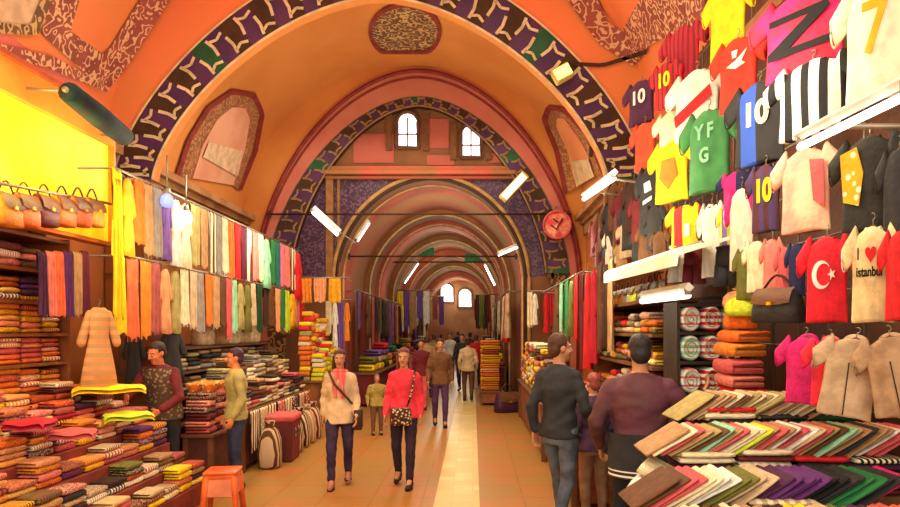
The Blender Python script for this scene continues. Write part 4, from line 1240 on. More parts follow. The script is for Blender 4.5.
# ---- white canopies and lamps
def fluoro(name, p, q, label, r=.03, housing=True, off=(0, 0, .05), arm=None):
    p = Vector(p); q = Vector(q); root = empty(name, p); d = q - p
    b_ = MB(); b_.tube([(0, 0, 0), tuple(d)], r, 8); b_.build('tube', m_tube, root)
    b_ = MB(); o_ = Vector(off); b_.tube([tuple(o_ - d * .02), tuple(o_ + d * 1.02)], r * 1.4, 4); b_.build('housing', mat('white', rough=.4), root, smooth=False)
    for t in (0.0, 1.0):
        b_ = MB(); b_.tube([tuple(d * t), tuple(d * t + o_)], r * 1.1, 6); b_.build('end_cap', mat('grey', rough=.4), root)
    if arm:
        for t in (.2, .8):
            b_ = MB(); b_.tube([tuple(d * t + o_), tuple(d * t + o_ + Vector(arm))], .012, 6); b_.build('bracket', m_metal, root)
    tag(root, label, 'lamp')
    return root
def canopy(p, q, dep, label):
    p = Vector(p); q = Vector(q); root = empty('shop_canopy', p); d = q - p
    b_ = MB(); vs = []
    for t in (0, 1):
        for dx, dz in ((0, 0), (0, -.09), (.02, -.09), (.03, -.02), (dep, .08), (dep, .10), (.03, .03)):
            vs.append(tuple(d * t + Vector((dx, 0, dz))))
    n = 7; b_.add(vs, [tuple(range(n)), tuple(range(2 * n - 1, n - 1, -1))] + [(i, (i + 1) % n, n + (i + 1) % n, n + i) for i in range(n)])
    b_.build('canvas', mat((238, 240, 210), 'stripe', (214, 224, 190), 2.2, vec=(0, 1, 0)), root, smooth=False)
    b_ = MB(); b_.tube([(dep * .5, 0, .06), tuple(d + Vector((dep * .5, 0, .06)))], .018, 6); b_.build('frame_tube', m_metal, root)
    tag(root, label, 'canopy')
canopy(atX(604, 274, 1.30), atX(674, 252, 1.30), .36, 'white canvas canopy over the goods right of centre')
fluoro('fluorescent_lamp', atX(642, 301, 1.46), atX(688, 295, 1.46), 'white fluorescent lamp over the goods below the kit shirts', .025, arm=(.1, 0, 0))
fluoro('fluorescent_lamp', atX(800, 147, 1.38), atX(905, 96, 1.38), 'long white fluorescent lamp between the shirt rows at far right', .016, arm=(1.0, 0, 0))
fluoro('fluorescent_lamp', atX(584, 199, 1.3), atX(614, 178, 1.3), 'white fluorescent lamp beside the right foot of the big arch', .025, arm=(1.1, .6, 0))

# ---- goods under the canopy (Y 5.5 - 8)
shelf_unit('display_shelf', 1.5, 1.95, 5.45, 8.1, [.75, 1.2, 1.52, 1.80, 2.10], 'long shelf of bags and bright goods under the white canopy', mat((120, 76, 40)), 'right', 2.12, ends=(1,))
SHC = ['orange', 'yellow', 'gold', 'grey', 'lime', 'cream', 'amber', 'yellow', 'brown']
for i, c in enumerate(SHC):
    o = inst(BAG, (1.68, 5.6 + i * .28, 2.10), (0, 0, -PI / 2), (.26, .3, .25), mat(c, rough=.5)); tag(o, '%s bag on top of the long right shelf, %s from the near end' % (cname(c), nth(i)), 'bag', 'bags on the long right shelf')
for z, nm, cs in ((1.80, 'upper', ['red', 'gold', 'white', 'maroon', 'yellow', 'olive', 'orange']), (1.52, 'middle', ['yellow', 'brown', 'olive', 'red', 'rose', 'gold', 'black']), (1.2, 'lower', ['amber', 'rose', 'brown', 'salmon', 'cream', 'red']), (.75, 'bottom', ['maroon', 'brown', 'plum', 'rose', 'cream'])):
    pile_row((1.66, 5.5, z), (1.66, 8.05, z), 10, (2, 4), (.23, .26, .055), -PI / 2, cs, 'folded scarf', 'the %s board of the long shelf' % nm, 'folded cloths on the %s board' % nm, 'scarf', .006, styles=(None, 'stripe', 'print'), names='folded_piece')  # plain folded cloth again, of no certain use
counter('shop_counter', 1.0, 1.45, 6.6, 8.2, .72, 'low counter of mixed goods behind the man in the dark shirt', mat((120, 80, 46)), mat((134, 70, 46)))
pile_row((1.22, 6.65, .72), (1.22, 8.15, .72), 7, (4, 8), (.24, .36, .06), -PI / 2, ['cream', 'rose', 'red', 'plum', 'tan', 'amber', 'mint', 'maroon', 'white'], 'folded cloth', 'the counter behind the dark-shirted man', 'cloths on the counter behind the man', 'textile', .006, styles=(None, 'stripe', 'print'), names='folded_cloth')

# ---- third stretch on the right, Y 9 - 14: rails and counters
rail('hanging_rail', (1.45, 8.6, 2.6), (1.45, 13.8, 2.6), 'hanging rail along the right side before the low arch', posts=[(.02, (1.1, 0, 0)), (.5, (1.1, 0, 0)), (.98, (1.1, 0, 0))])
RG = [(594, 'crimson', 'dress', 1.1), (588, 'red', 'dress', 1.2), (600, 'brown', 'scarf', 1.0), (606, 'chocolate', 'dress', .9), (612, 'tan', 'scarf', 1.0), (582, 'maroon', 'scarf', 1.3), (577, 'red', 'scarf', .9), (572, 'olive', 'dress', .8), (567, 'green', 'scarf', .9), (562, 'mint', 'scarf', .8), (557, 'brown', 'dress', 1.0)]
for i, (px, c, k, L) in enumerate(sorted(RG, reverse=True)):
    y0 = z2py(2.595, px, 1.45); y1 = z2py(2.595 - L, px, 1.45)
    hang_scarf(px, y0, y1, 6, c, '%s %s, %s from the near end of the right-hand rail' % (cname(c), k, nth(i)), 'garments on the right-hand rail', X=1.45, rz=-PI / 2, kind=k, cat=k, name='hanging_dress' if k == 'dress' else 'hanging_scarf')
counter('shop_counter', .95, 1.45, 9.0, 13.6, .8, 'long counter on the right before the low arch', mat((120, 80, 46)), mat((120, 62, 44), 'stripe', (150, 96, 60), 3.0, vec=(0, 1, 0)))
pile_row((1.12, 9.1, .8), (1.12, 13.5, .8), 14, (5, 9), (.27, .26, .08), -PI / 2, ['rose', 'amber', 'brown', 'yellow', 'cream', 'maroon', 'tan', 'olive'], 'folded cloth', 'the right counter before the arch', 'cloths on the right counter', 'textile', .006, styles=(None, 'print'), names='folded_cloth')
# garments hung on the cross wall right of the low arch
rail('hanging_rail', at(527, 291, 13.9), at(566, 291, 13.9), 'short rail of garments right of the low arch')
for i, (px, c, w_, y1) in enumerate(((530, 'cream', 6, 326), (535, 'white', 6, 322), (541, 'brown', 5, 328), (546, 'red', 6, 330), (551, 'crimson', 5, 326), (557, 'mint', 7, 324), (563, 'green', 6, 322))):
    hang_scarf(px, 291.2, y1, w_, c, '%s garment on the short rail right of the low arch, %s from left' % (cname(c), nth(i)), 'garments right of the low arch', Y=13.9, rz=0, kind='dress' if i % 2 else 'scarf', cat='garment', name='hanging_garment')
# stack of orange goods and dark bag by the aisle
counter('low_table', .18, .72, 15.6, 17.6, .35, 'low table of orange goods in the aisle mouth of the low arch', mat((120, 80, 46)), mat((150, 90, 50)))
pile_row((.42, 15.7, .35), (.42, 17.5, .35), 3, (9, 12), (.5, .46, .1), -PI / 2, ['orange', 'amber', 'gold', 'rust', 'peach'], 'folded cloth', 'the low table in the arch', 'orange cloths in the arch', 'textile', .01, names='folded_cloth')
p = at(507, 402, 14.4); o = inst(BAG, (p.x, p.y, 0), (0, 0, .4), (.62, 1.0, .62), mat('plum', rough=.6), 'travel_bag'); tag(o, 'dark purple travel bag standing on the floor near the low arch', 'bag')
# ================================================================== the far tunnel: stalls on both sides
FC = ['maroon', 'brown', 'chocolate', 'cream', 'beige', 'red', 'rose', 'khaki', 'olive', 'amber', 'tan', 'plum', 'white', 'violet', 'yellow', 'charcoal', 'mauve', 'green']
for side, xr, sg in (('left', -2.72, 1), ('right', .82, -1)):
    rail('hanging_rail', (xr, 15.2, 2.75), (xr, 40.0, 2.75), 'long hanging rail down the %s side of the tunnel' % side, .02, posts=[(t, (-sg * .4, 0, 0)) for t in (.02, .3, .6, .95)])
    y = 15.4; i = 0
    while y < 39:
        c = rnd.choice(FC); k = rnd.choice(['scarf', 'scarf', 'dress']); w_ = rnd.uniform(.4, .55); L = rnd.uniform(.9, 1.5)
        if k == 'scarf':
            o = inst(rnd.choice(SCARVES), (xr, y, 2.745), (0, 0, sg * PI / 2), (w_, .5, L), cloth(c), 'hanging_scarf')
            for ch in o.children: recolour(ch, cloth(c))
        else:
            o = inst(rnd.choice(DRESSES), (xr, y, 2.68), (0, 0, sg * PI / 2), (w_ / .6, .7, L), cloth(c), 'hanging_dress')
            for ch in o.children:
                if ch.name.startswith('sleeve'): recolour(ch, cloth(c))
        tag(o, '%s %s, %s from the near end of the %s tunnel rail' % (cname(c), k, nth(i), side), k, 'garments along the %s tunnel rail' % side)
        y += .72 if y < 24 else 1.1; i += 1
    # counters
    for j, (ya, yb) in enumerate(((15.3 if sg > 0 else 18.0, 20.5), (21.2, 27.5), (28.5, 37.0))):
        x0, x1 = (xr - .1, xr + .45) if sg > 0 else (xr - .45, xr + .1)
        counter('tunnel_counter', x0, x1, ya, yb, .8, '%s wooden counter along the %s side of the tunnel' % (('nearest', 'middle', 'furthest')[j], side), mat((120, 80, 46)), mat(('maroon', 'brown', 'rust')[j]))
        pile_row(((x0 + x1) / 2, ya + .1, .8), ((x0 + x1) / 2, yb - .1, .8), 5, (2, 4), (.6, .4, .16), PI / 2, FC, 'cloth bale', 'the %s %s tunnel counter' % (('nearest', 'middle', 'furthest')[j], side), 'cloth bales on the %s tunnel counters' % side, 'bale', .01, names='cloth_bale')
# shirts and bright things hung round the low arch on the left
rail('hanging_rail', at(325, 300, 14.2), at(352, 300, 14.2), 'short rail of garments left of the low arch', posts=[(.5, (0, .55, 0))])
for i, (px, y1, c, w_) in enumerate(((329, 334, 'cream', 6), (335, 345, 'white', 6), (341, 350, 'violet', 6), (347, 338, 'amber', 6))):
    hang_scarf(px, 300.2, y1, w_, c, '%s garment left of the low arch, %s from the left' % (cname(c), nth(i)), 'garments left of the low arch', Y=14.2, rz=0, cat='garment', name='hanging_garment', kind='dress' if i % 2 else 'scarf')
rail('hanging_rail', (-3.9, 13.4, 2.9), (-2.55, 13.4, 2.9), 'cross rail of tiered yellow goods at left', posts=[(.1, (0, .9, 0)), (.9, (0, .9, 0))])
for i, (x, c, L) in enumerate(((-3.75, 'bottle', .6), (-3.45, 'amber', .5), (-3.15, 'peach', .5), (-2.85, 'gold', .5))):
    o = inst(SCARVES[i], (x, 13.4, 2.895), (0, 0, 0), (.26, .5, L), cloth(c), 'hanging_cloth'); 
    for ch in o.children: recolour(ch, cloth(c))
    tag(o, '%s cloth on the cross rail before the low arch, %s from left' % (cname(c), nth(i)), 'cloth', 'cloths on the cross rail')

# ---- lamps, tie rods, signs high up
def rod(p, q, label, r=.022):
    p = Vector(p); d = Vector(q) - p; root = empty('tie_rod', p)
    b_ = MB(); b_.tube([(0, 0, 0), tuple(d)], r, 6); b_.build('bar', m_dark, root)
    for t in (0.01, .99):
        b_ = MB(); b_.box(tuple(d * t), (.05, .05, .14)); b_.build('anchor', m_dark, root, smooth=False)
    tag(root, label, 'tie rod')
rod((-4.6, Y2 - .1, 4.40), (2.2, Y2 - .1, 4.40), 'iron tie rod across the second big arch')
rod((-2.95, 15.3, 3.55), (1.05, 15.3, 3.55), 'iron tie rod across the mouth of the low tunnel')
rod((-2.75, 20.5, 3.95), (.85, 20.5, 3.95), 'iron tie rod inside the tunnel behind the first')
rod(at(668, 150, 9.3), at(590, 152, 9.3), 'short iron rod at the right foot of the first arch', .015)
def lamp_at(px, py, Y, ang, L, label, r=.045, arm=(0, .3, 0)):
    c = at(px, py, Y); d = Vector((math.cos(ang), .25, math.sin(ang))) * L / 2
    fluoro('fluorescent_lamp', c - d, c + d, label, r, arm=arm)
lamp_at(326, 223, 12.5, -.75, .62, 'slanted white lamp left of the low arch', .05, arm=(0, 2.3, 0))
lamp_at(363, 232, 15.0, 1.05, .5, 'short white lamp on the left rim of the low arch', .035)
lamp_at(508, 251, 15.0, .42, .5, 'short white lamp on the right rim of the low arch', .03, arm=(.05, .02, 0))
lamp_at(490, 275, 26.5, -1.1, .9, 'white lamp on the right haunch deep in the tunnel', .05)
lamp_at(411, 273, 24.5, 1.0, .9, 'white lamp on the left haunch deep in the tunnel', .05)
for k, (px, py, Y, c) in enumerate(((425, 252, 26.0, 'bottle'), (474, 258, 26.0, 'bottle'))):
    p = at(px, py, Y); root = empty('hanging_sign', p); b = MB(); b.box((0, 0, 0), (.75, .08, .34)); b.build('board', mat('green', rough=.5), root, smooth=False)
    for sx in (-.3, .3):
        b = MB(); b.tube([(sx, 0, .15), (sx, 0, .55)], .012, 5); b.build('chain', m_metal, root)
    tag(root, 'green sign hanging deep in the tunnel, on its %s half' % ('left', 'right')[k], 'sign')
# spotlights
def spotlamp(px, py, Y, L, ang, label, col=(255, 236, 120)):
    c = at(px, py, Y); root = empty('flood_lamp', c); M = Matrix.Rotation(-ang, 4, 'Y')
    b_ = MB(); b_.box((0, 0, 0), (L, .16, .2), M=M); b_.build('housing', mat((206, 176, 90), rough=.4), root, smooth=False, bevel=.02)
    b_ = MB(); b_.box((0, -.085, 0), (L * .86, .015, .15), M=M); b_.build('lens', mat(col, emit=2.2, bump=0), root, smooth=False)
    b_ = MB(); b_.tube([(0, .05, .05), (0, .22, .2)], .02, 6); b_.build('bracket', m_metal, root)
    tag(root, label, 'lamp')
spotlamp(562, 74, 8.95, .26, .5, 'square yellow flood lamp on the band of the big arch')
spotlamp(514, 187, 14.0, .75, .82, 'long yellowish flood lamp right of the low arch', (250, 240, 190))
# round red sign by the right pier
p = at(557, 225, 14.3); root = empty('round_sign', p)
M = Matrix.Rotation(PI / 2, 4, 'X')
b = MB(); b.lathe([(0, -.02), (.30, -.02), (.32, 0), (.30, .02), (0, .02)], n=28, M=M); b.build('disc', mat((206, 70, 64), 'patch', (230, 160, 130), 5.0), root)
b = MB(); b.tube([(.30 * math.cos(a), -.03, .30 * math.sin(a)) for a in [2 * PI * k / 28 for k in range(29)]], .025, 6); b.build('rim', mat('rose'), root)
b = MB(); b.tube([(-.14, -.04, .0), (-.02, -.04, -.1), (.12, -.04, .14)], .02, 6); b.tube([(-.1, -.04, .14), (.02, -.04, .05)], .016, 6); b.build('motif', mat('maroon'), root)
b = MB(); b.tube([(0, .0, .28), (0, .02, .42), (0, .35, .42)], .015, 6); b.build('bracket', m_metal, root)
tag(root, 'round red sign with a pale pattern at the right pier', 'sign')
# wall lamps and shop lamps of the left shops
for i, (px, py, Y) in enumerate(((186, 216, 7.9), (167, 199, 7.4))):
    c = at(px, py, Y); root = empty('shop_lamp', c)
    b = MB(); b.lathe([(0, -.1), (.05, -.09), (.075, -.04), (.06, .03), (.03, .06), (0, .065)], n=14); b.build('bulb', mat((235, 240, 255) if i == 0 else (120, 140, 255), emit=6.0 if i == 0 else 1.5, bump=0), root)
    b = MB(); b.lathe([(.03, .05), (.035, .06), (.035, .12), (0, .12)], n=10); b.tube([(0, 0, .1), (0, 0, .5)], .01, 6); b.build('cord', m_metal, root)
    tag(root, ('bright white bulb hanging among the white dresses at left', 'blue-tinted bulb hanging beside the bright white bulb')[i], 'lamp')

# garments on cross rails deep in the tunnel
for j, (Y, z, x0, x1) in enumerate(((24.5, 3.3, -2.75, -1.75), (31.0, 3.4, -2.7, -1.5), (27.5, 3.3, .22, .82), (34.0, 3.4, .18, .82))):
    rail('hanging_rail', (x0 - .3, Y, z), (x1 + .3, Y, z), 'cross rail of garments deep in the tunnel, %s' % ('left nearer', 'left further', 'right nearer', 'right further')[j], .02)
    for i in range(5):
        c = rnd.choice(FC); o = inst(rnd.choice(SCARVES), (x0 + (x1 - x0) * i / 4, Y, z - .005), (0, 0, rnd.uniform(-.2, .2)), (.24, .5, rnd.uniform(.9, 1.5)), cloth(c), 'hanging_garment')
        for ch in o.children: recolour(ch, cloth(c))
        tag(o, '%s garment, %s from left on the %s cross rail of the tunnel' % (cname(c), nth(i), ('left nearer', 'left further', 'right nearer', 'right further')[j]), 'garment', 'garments on tunnel cross rails')
# ================================================================== people
import bmesh

def remesh(mb, voxel, smooth=3, factor=.5, folds=0.0):
    o = bpy.data.objects.new('tmp', mb.mesh('tmp', [mat('cream')])); COL.objects.link(o)
    r = o.modifiers.new('r', 'REMESH'); r.mode = 'VOXEL'; r.voxel_size = voxel
    if smooth:
        s_ = o.modifiers.new('s', 'SMOOTH'); s_.iterations = smooth; s_.factor = factor
    dg = bpy.context.evaluated_depsgraph_get(); dg.update()
    me = bpy.data.meshes.new_from_object(o.evaluated_get(dg))
    bpy.data.objects.remove(o)
    if folds:
        from mathutils import noise as _n
        nr = [Vector(v.normal) for v in me.vertices]
        for v, q in zip(me.vertices, nr):
            c = v.co
            f = _n.noise(Vector((c.x * 5, c.y * 5, c.z * 13 + c.x * 6))) + .5 * _n.noise(Vector((c.x * 14, c.y * 14, c.z * 20)))
            v.co = c + q * f * folds
    me.polygons.foreach_set('use_smooth', [True] * len(me.polygons))
    return me

def mesh_obj(name, me, m, parent):
    me.materials.clear(); me.materials.append(m)
    o = bpy.data.objects.new(name, me); COL.objects.link(o); o.parent = parent
    return o

def person(label, loc, rz, H, top, trousers, hair, skin=(206, 142, 104), shoes=(50, 40, 36), pose=None, stride=0.0, lead=1, head_yaw=0.0, head_pitch=0.0,
           lean=0.0, sleeve='long', hem=.84, long_hair=False, female=False, voxel=.010, bulk=1.0, face=True, hat=None, group=None, top_name='jacket', skirt=False):
    J = {}
    for sd, sg in (('L', 1), ('R', -1)):
        f = stride * (1 if sg == lead else -1)          # + = forward (-Y)
        J['hip' + sd] = Vector((sg * .09, 0, .92))
        if f > 0:
            J['knee' + sd] = Vector((sg * .10, -f * .62 - .02, .51)); J['ank' + sd] = Vector((sg * .095, -f, .09))
        elif f < 0:
            J['knee' + sd] = Vector((sg * .10, -f * .25 - .03, .50)); J['ank' + sd] = Vector((sg * .095, -f, .14))
        else:
            J['knee' + sd] = Vector((sg * .11, -.02, .50)); J['ank' + sd] = Vector((sg * .115, .01, .09))
        J['sh' + sd] = Vector((sg * (.148 if female else .172) * bulk, lean * -.5, 1.385 - abs(lean) * .12))
        J['el' + sd] = Vector((sg * (.205 if female else .235) * bulk, .04 + lean * -.3 + f * .25, 1.13 - abs(lean) * .1)); J['wr' + sd] = Vector((sg * (.215 if female else .24) * bulk, -.07 + lean * -.3 + f * .6, .90 - abs(lean) * .05))
    J['neck'] = Vector((0, lean * -.56, 1.48 - abs(lean) * .14)); J['head'] = Vector((0, lean * -.72 - .02, 1.625 - abs(lean) * .22))
    for k, v in (pose or {}).items():
        J[k] = Vector(v)
    root = empty('person', loc, rz); k_ = H / 1.75; root.scale = (k_, k_, k_)
    m_skin = mat(skin, rough=.55, bump=.02)
    pel = Vector((0, 0, .95)); nk = J['neck']
    def torso(mb, grow, zlow, flare=0.0):
        rings = []
        for z, w_, d in ((zlow, .165 + flare, .115 + flare), (.95, .168 if female else .162, .115), (1.10, .125 if female else .142, .092), (1.28, .15 if female else .172, .115), (1.36, .15 if female else .178, .105), (1.42, .115 if female else .135, .085), (1.485, .06, .06)):
            t = (z - .95) / (1.48 - .95); c = pel.lerp(nk, t)
            if t < 0: c = Vector((0, 0, z))
            rings.append([(c.x + (w_ * bulk + grow) * math.cos(a), c.y + (d * bulk + grow) * math.sin(a), c.z) for a in [2 * PI * j / 24 for j in range(24)]])
        mb.loft(rings)
    # ---- the body: one continuous skin
    b = MB(); torso(b, 0, .86)
    hm = Matrix.Translation(J['head']) @ Matrix.Rotation(head_yaw, 4, 'Z') @ Matrix.Rotation(head_pitch, 4, 'X')
    def hp(*p): return hm @ Vector(p)
    b.ellipsoid((0, .012, .03), (.074, .092, .092), M=hm); b.ellipsoid((0, -.022, -.03), (.060, .066, .085), M=hm); b.ellipsoid((0, -.055, -.092), (.032, .030, .026), M=hm)
    b.capsule(hp(0, -.086, .012), hp(0, -.110, -.028), .010, .016, 8); b.capsule(hp(-.042, -.074, .024), hp(.042, -.074, .024), .014, .014, 8)
    for sg in (-1, 1):
        b.ellipsoid((sg * .075, .012, -.008), (.012, .022, .033), 8, 6, M=hm); b.ellipsoid((sg * .034, -.062, -.032), (.026, .022, .022), 8, 6, M=hm)
    b.capsule(nk - Vector((0, 0, .05)), hp(0, .012, -.04), .058, .052)
    for sd, sg in (('L', 1), ('R', -1)):
        s_, e_, w_ = J['sh' + sd], J['el' + sd], J['wr' + sd]
        b.capsule(s_, e_, .048 * bulk, .042 * bulk); b.capsule(e_, w_, .042 * bulk, .027)
        b.capsule(J['hip' + sd], J['knee' + sd], .085 * bulk, .056); b.capsule(J['knee' + sd], J['ank' + sd], .056, .037)
        b.capsule(J['ank' + sd], J['ank' + sd] + Vector((0, -.13, -.05)), .036, .03)
        d = (w_ - e_).normalized(); n = Vector((-sg, 0, 0)); n = (n - d * n.dot(d))
        n = n.normalized() if n.length > .2 else Vector((0, 0, -1))
        sdv = d.cross(n) * 1.0
        if sdv.y > 0: sdv = -sdv
        for q in (-.026, -.009, .009, .026):
            b.capsule(w_ + sdv * q * .6, w_ + d * .085 + sdv * q, .014, .0125, 8)
        for q, L in ((-.030, .060), (-.010, .078), (.010, .085), (.030, .076)):     # little to index finger
            a0 = w_ + d * .085 + sdv * q; a1 = a0 + (d * .9 + n * .35).normalized() * L * .55; a2 = a1 + (d * .6 + n * .8).normalized() * L * .45
            b.capsule(a0, a1, .0098, .0092, 8); b.capsule(a1, a2, .0092, .008, 8)
        t0 = w_ + d * .03 + sdv * .026; t1 = t0 + (d * .55 + sdv * .75 + n * .2).normalized() * .042; t2 = t1 + (d * .9 + sdv * .2 + n * .35).normalized() * .03
        b.capsule(t0, t1, .012, .0105, 8); b.capsule(t1, t2, .0105, .009, 8)
    mesh_obj('body', remesh(b, voxel, 3), m_skin, root)
    # ---- face
    if face:
        for sg in (-1, 1):
            e = MB(); e.ellipsoid((sg * .031, -.0815, .000), (.0125, .008, .008), 10, 6, M=hm); eo = e.build('eye', mat('white', rough=.3, bump=0), root)
            i_ = MB(); i_.ellipsoid((sg * .031, -.0885, .000), (.0062, .0025, .0062), 10, 6, M=hm); i_.build('iris', mat((40, 24, 16), rough=.3, bump=0), eo)
            w2 = MB(); w2.capsule(hp(sg * .016, -.089, .022), hp(sg * .048, -.080, .023), .004, .003, 6); w2.build('eyebrow', mat(hair), root)
        mo = MB(); mo.ellipsoid((0, -.086, -.064), (.024, .009, .008), 10, 6, M=hm); mo.build('mouth', mat((168, 74, 66), rough=.5, bump=0), root)
    # ---- hair
    h = MB(); h.ellipsoid((0, .020, .045), (.083, .098, .090))
    h.ellipsoid((0, .06, -.01), (.074, .055, .075))
    if long_hair:
        for x in (-.055, 0, .055):
            h.capsule((x, .055, .0), (x * 1.25, .075, -.20), .045, .03, 8)
        for sg in (-1, 1): h.capsule((sg * .074, .0, .02), (sg * .085, .01, -.17), .024, .02, 8)
    hme = remesh(h, .011, 2)
    bm = bmesh.new(); bm.from_mesh(hme)
    bmesh.ops.delete(bm, geom=[v for v in bm.verts if v.co.y < -.030 and v.co.z < .062 - .3 * max(0, abs(v.co.x) - .045) and abs(v.co.x) < .072], context='VERTS')
    bm.to_mesh(hme); bm.free(); hme.transform(hm)
    mesh_obj('hair', hme, mat(hair, bump=.6, rough=.6), root)
    # ---- clothes
    t = MB(); torso(t, .020, hem, .012 if not skirt else .05)
    for sd in 'LR':
        s_, e_, w_ = J['sh' + sd], J['el' + sd], J['wr' + sd]
        t.capsule(s_, e_, .064 * bulk, .054 * bulk); t.capsule(nk + Vector((0, .0, -.045)), s_ + Vector((0, 0, .012)), .055, .05)
        if sleeve == 'long': t.capsule(e_, e_.lerp(w_, .93), .058 * bulk, .041)
        elif sleeve == 'short': pass
    if sleeve == 'short':
        pass
    mesh_obj(top_name, remesh(t, .014, 4, folds=.011), top if not isinstance(top, (str, tuple)) else mat(top), root)
    c = MB(); c.tube([tuple(nk + Vector((.066 * math.cos(a), .062 * math.sin(a) - .004, -.012 + .012 * math.sin(a)))) for a in [2 * PI * q / 18 for q in range(19)]], .014, 6)
    c.build('collar', top if not isinstance(top, (str, tuple)) else mat(top), root)
    p = MB()
    p.loft([[((w_ * bulk + .012) * math.cos(a), (d * bulk + .012) * math.sin(a), z) for a in [2 * PI * j / 20 for j in range(20)]] for z, w_, d in ((.80, .165, .115), (.95, .165, .117), (1.04, .14, .10))])
    for sd in 'LR':
        p.capsule(J['hip' + sd], J['knee' + sd], .098 * bulk, .068 * bulk); p.capsule(J['knee' + sd], J['ank' + sd].lerp(J['knee' + sd], .06), .068 * bulk, .050)
    mesh_obj('trousers', remesh(p, .014, 4, folds=.008), trousers if not isinstance(trousers, (str, tuple)) else mat(trousers), root)
    for sd in 'LR':
        a = J['ank' + sd]; s_ = MB(); tilt = (a.z - .09)
        s_.capsule((a.x, a.y + .045, a.z - .045), (a.x, a.y - .03, a.z - .035), .046, .045); s_.capsule((a.x, a.y, a.z - .045), (a.x * 1.05, a.y - .155, a.z - .055 - tilt * .8), .046, .034)
        s_.capsule((a.x, a.y + .01, a.z + .02), (a.x, a.y, a.z - .03), .046, .046)
        sh = mesh_obj('shoe', remesh(s_, .010, 2), mat(shoes, rough=.5), root)
        if face:
            q = MB(); q.loft([[(a.x + .047 * math.cos(g), a.y - .055 + .135 * math.sin(g), z) for g in [2 * PI * j / 16 for j in range(16)]] for z in (.001 + tilt, .018 + tilt)]); q.build('sole', mat('black'), sh)
    if hat:
        q = MB(); q.lathe([(0, .15), (.06, .145), (.09, .10), (.096, .05), (.09, .04), (0, .05)], M=hm); q.build('cap', mat(hat), root)
    tag(root, label, 'person', group)
    return root, J, hm

m_denim = mat((92, 100, 112), 'patch', (64, 70, 82), 6.0, .8)
m_dkdenim = mat((56, 60, 84), 'patch', (40, 40, 62), 6.0, .8)
m_plumjean = mat((66, 44, 74), 'patch', (44, 32, 56), 6.0, .8)
m_twotone = mat((104, 58, 72), 'patch', (84, 50, 52), 3.0, .7)

def on_floor(px, Y):
    return Vector(((px - VX) / F * Y, Y, 0))

# woman with the cream cardigan, walking to the camera
r1, J1, _ = person('woman in cream cardigan and pink scarf walking forward with a shoulder bag', on_floor(340, 7.65), .12, 1.60, (222, 190, 150), m_plumjean, (74, 46, 30), stride=.16, lead=-1,
       female=True, long_hair=True, top_name='cardigan', hem=.80, shoes=(196, 110, 96))
b = MB(); b.tube([(.072 * math.cos(a), .070 * math.sin(a) - .01, 1.475 + .01 * math.sin(3 * a)) for a in [2 * PI * k / 20 for k in range(21)]], .032, 8); b.grid(6, 12, lambda u, v: ((u - .5) * .15 + .01 * math.sin(v * 8), -.112 - .022 * math.sin(v * PI) - .01 * math.sin(u * 12), 1.47 - .34 * v))
b.build('scarf', mat((228, 120, 112), 'stripe', (206, 84, 84), 14.0), r1, fix=False)
def sling(root_from, top, low_a, low_b, bag_c, size, label, m, rz):
    """a shoulder bag: strap from the shoulder to the bag at the hip; points are world"""
    root = empty('shoulder_bag', bag_c, rz); inv = lambda p: Matrix.Rotation(-rz, 4, 'Z') @ (Vector(p) - Vector(bag_c))
    b_ = MB(); b_.box((0, 0, 0), size, top=.9); pc = b_.build('pouch', m, root, bevel=.02)
    b_ = MB(); b_.box((0, -size[1] * .52, size[2] * .18), (size[0] * .92, .02, size[2] * .62)); fl = b_.build('flap', m, pc, bevel=.008)
    b_ = MB(); b_.tube([tuple(inv(p)) for p in top], .013, 6); b_.build('strap', m, root)
    tag(root, label, 'bag')
def wp(root, *p):
    return root.matrix_basis @ Vector(p)
bc = wp(r1, .235, -.02, .86)
sling(r1, [wp(r1, .21, .0, .98), wp(r1, .10, -.150, 1.14), wp(r1, -.06, -.158, 1.32), wp(r1, -.135, -.09, 1.47), wp(r1, -.11, .06, 1.46), wp(r1, .05, .14, 1.25), wp(r1, .21, .03, .98)], None, None, bc, (.10, .28, .24),
      'brown shoulder bag worn by the woman in the cream cardigan', mat('chocolate', rough=.5), .12)
# woman in the coral red top
r2, J2, _ = person('woman in a coral red top and dark trousers walking beside the woman in cream', on_floor(404, 7.65), -.06, 1.62, (236, 58, 76), mat((50, 34, 52)), (116, 58, 44), stride=.14, lead=1,
       female=True, long_hair=True, top_name='top', hem=.86, bulk=.98)
bc = wp(r2, .0, -.20, .90)
sling(r2, [wp(r2, .07, -.165, 1.02), wp(r2, .12, -.15, 1.2), wp(r2, .15, -.07, 1.45), wp(r2, .10, .07, 1.45), wp(r2, -.1, .13, 1.2), wp(r2, -.20, .0, 1.02), wp(r2, -.12, -.155, .99)], None, None, bc, (.24, .09, .20),
      'dark patterned bag hanging in front of the woman in coral red', mat('chocolate', 'floral', 'beige', 30.0, rough=.6), -.06)
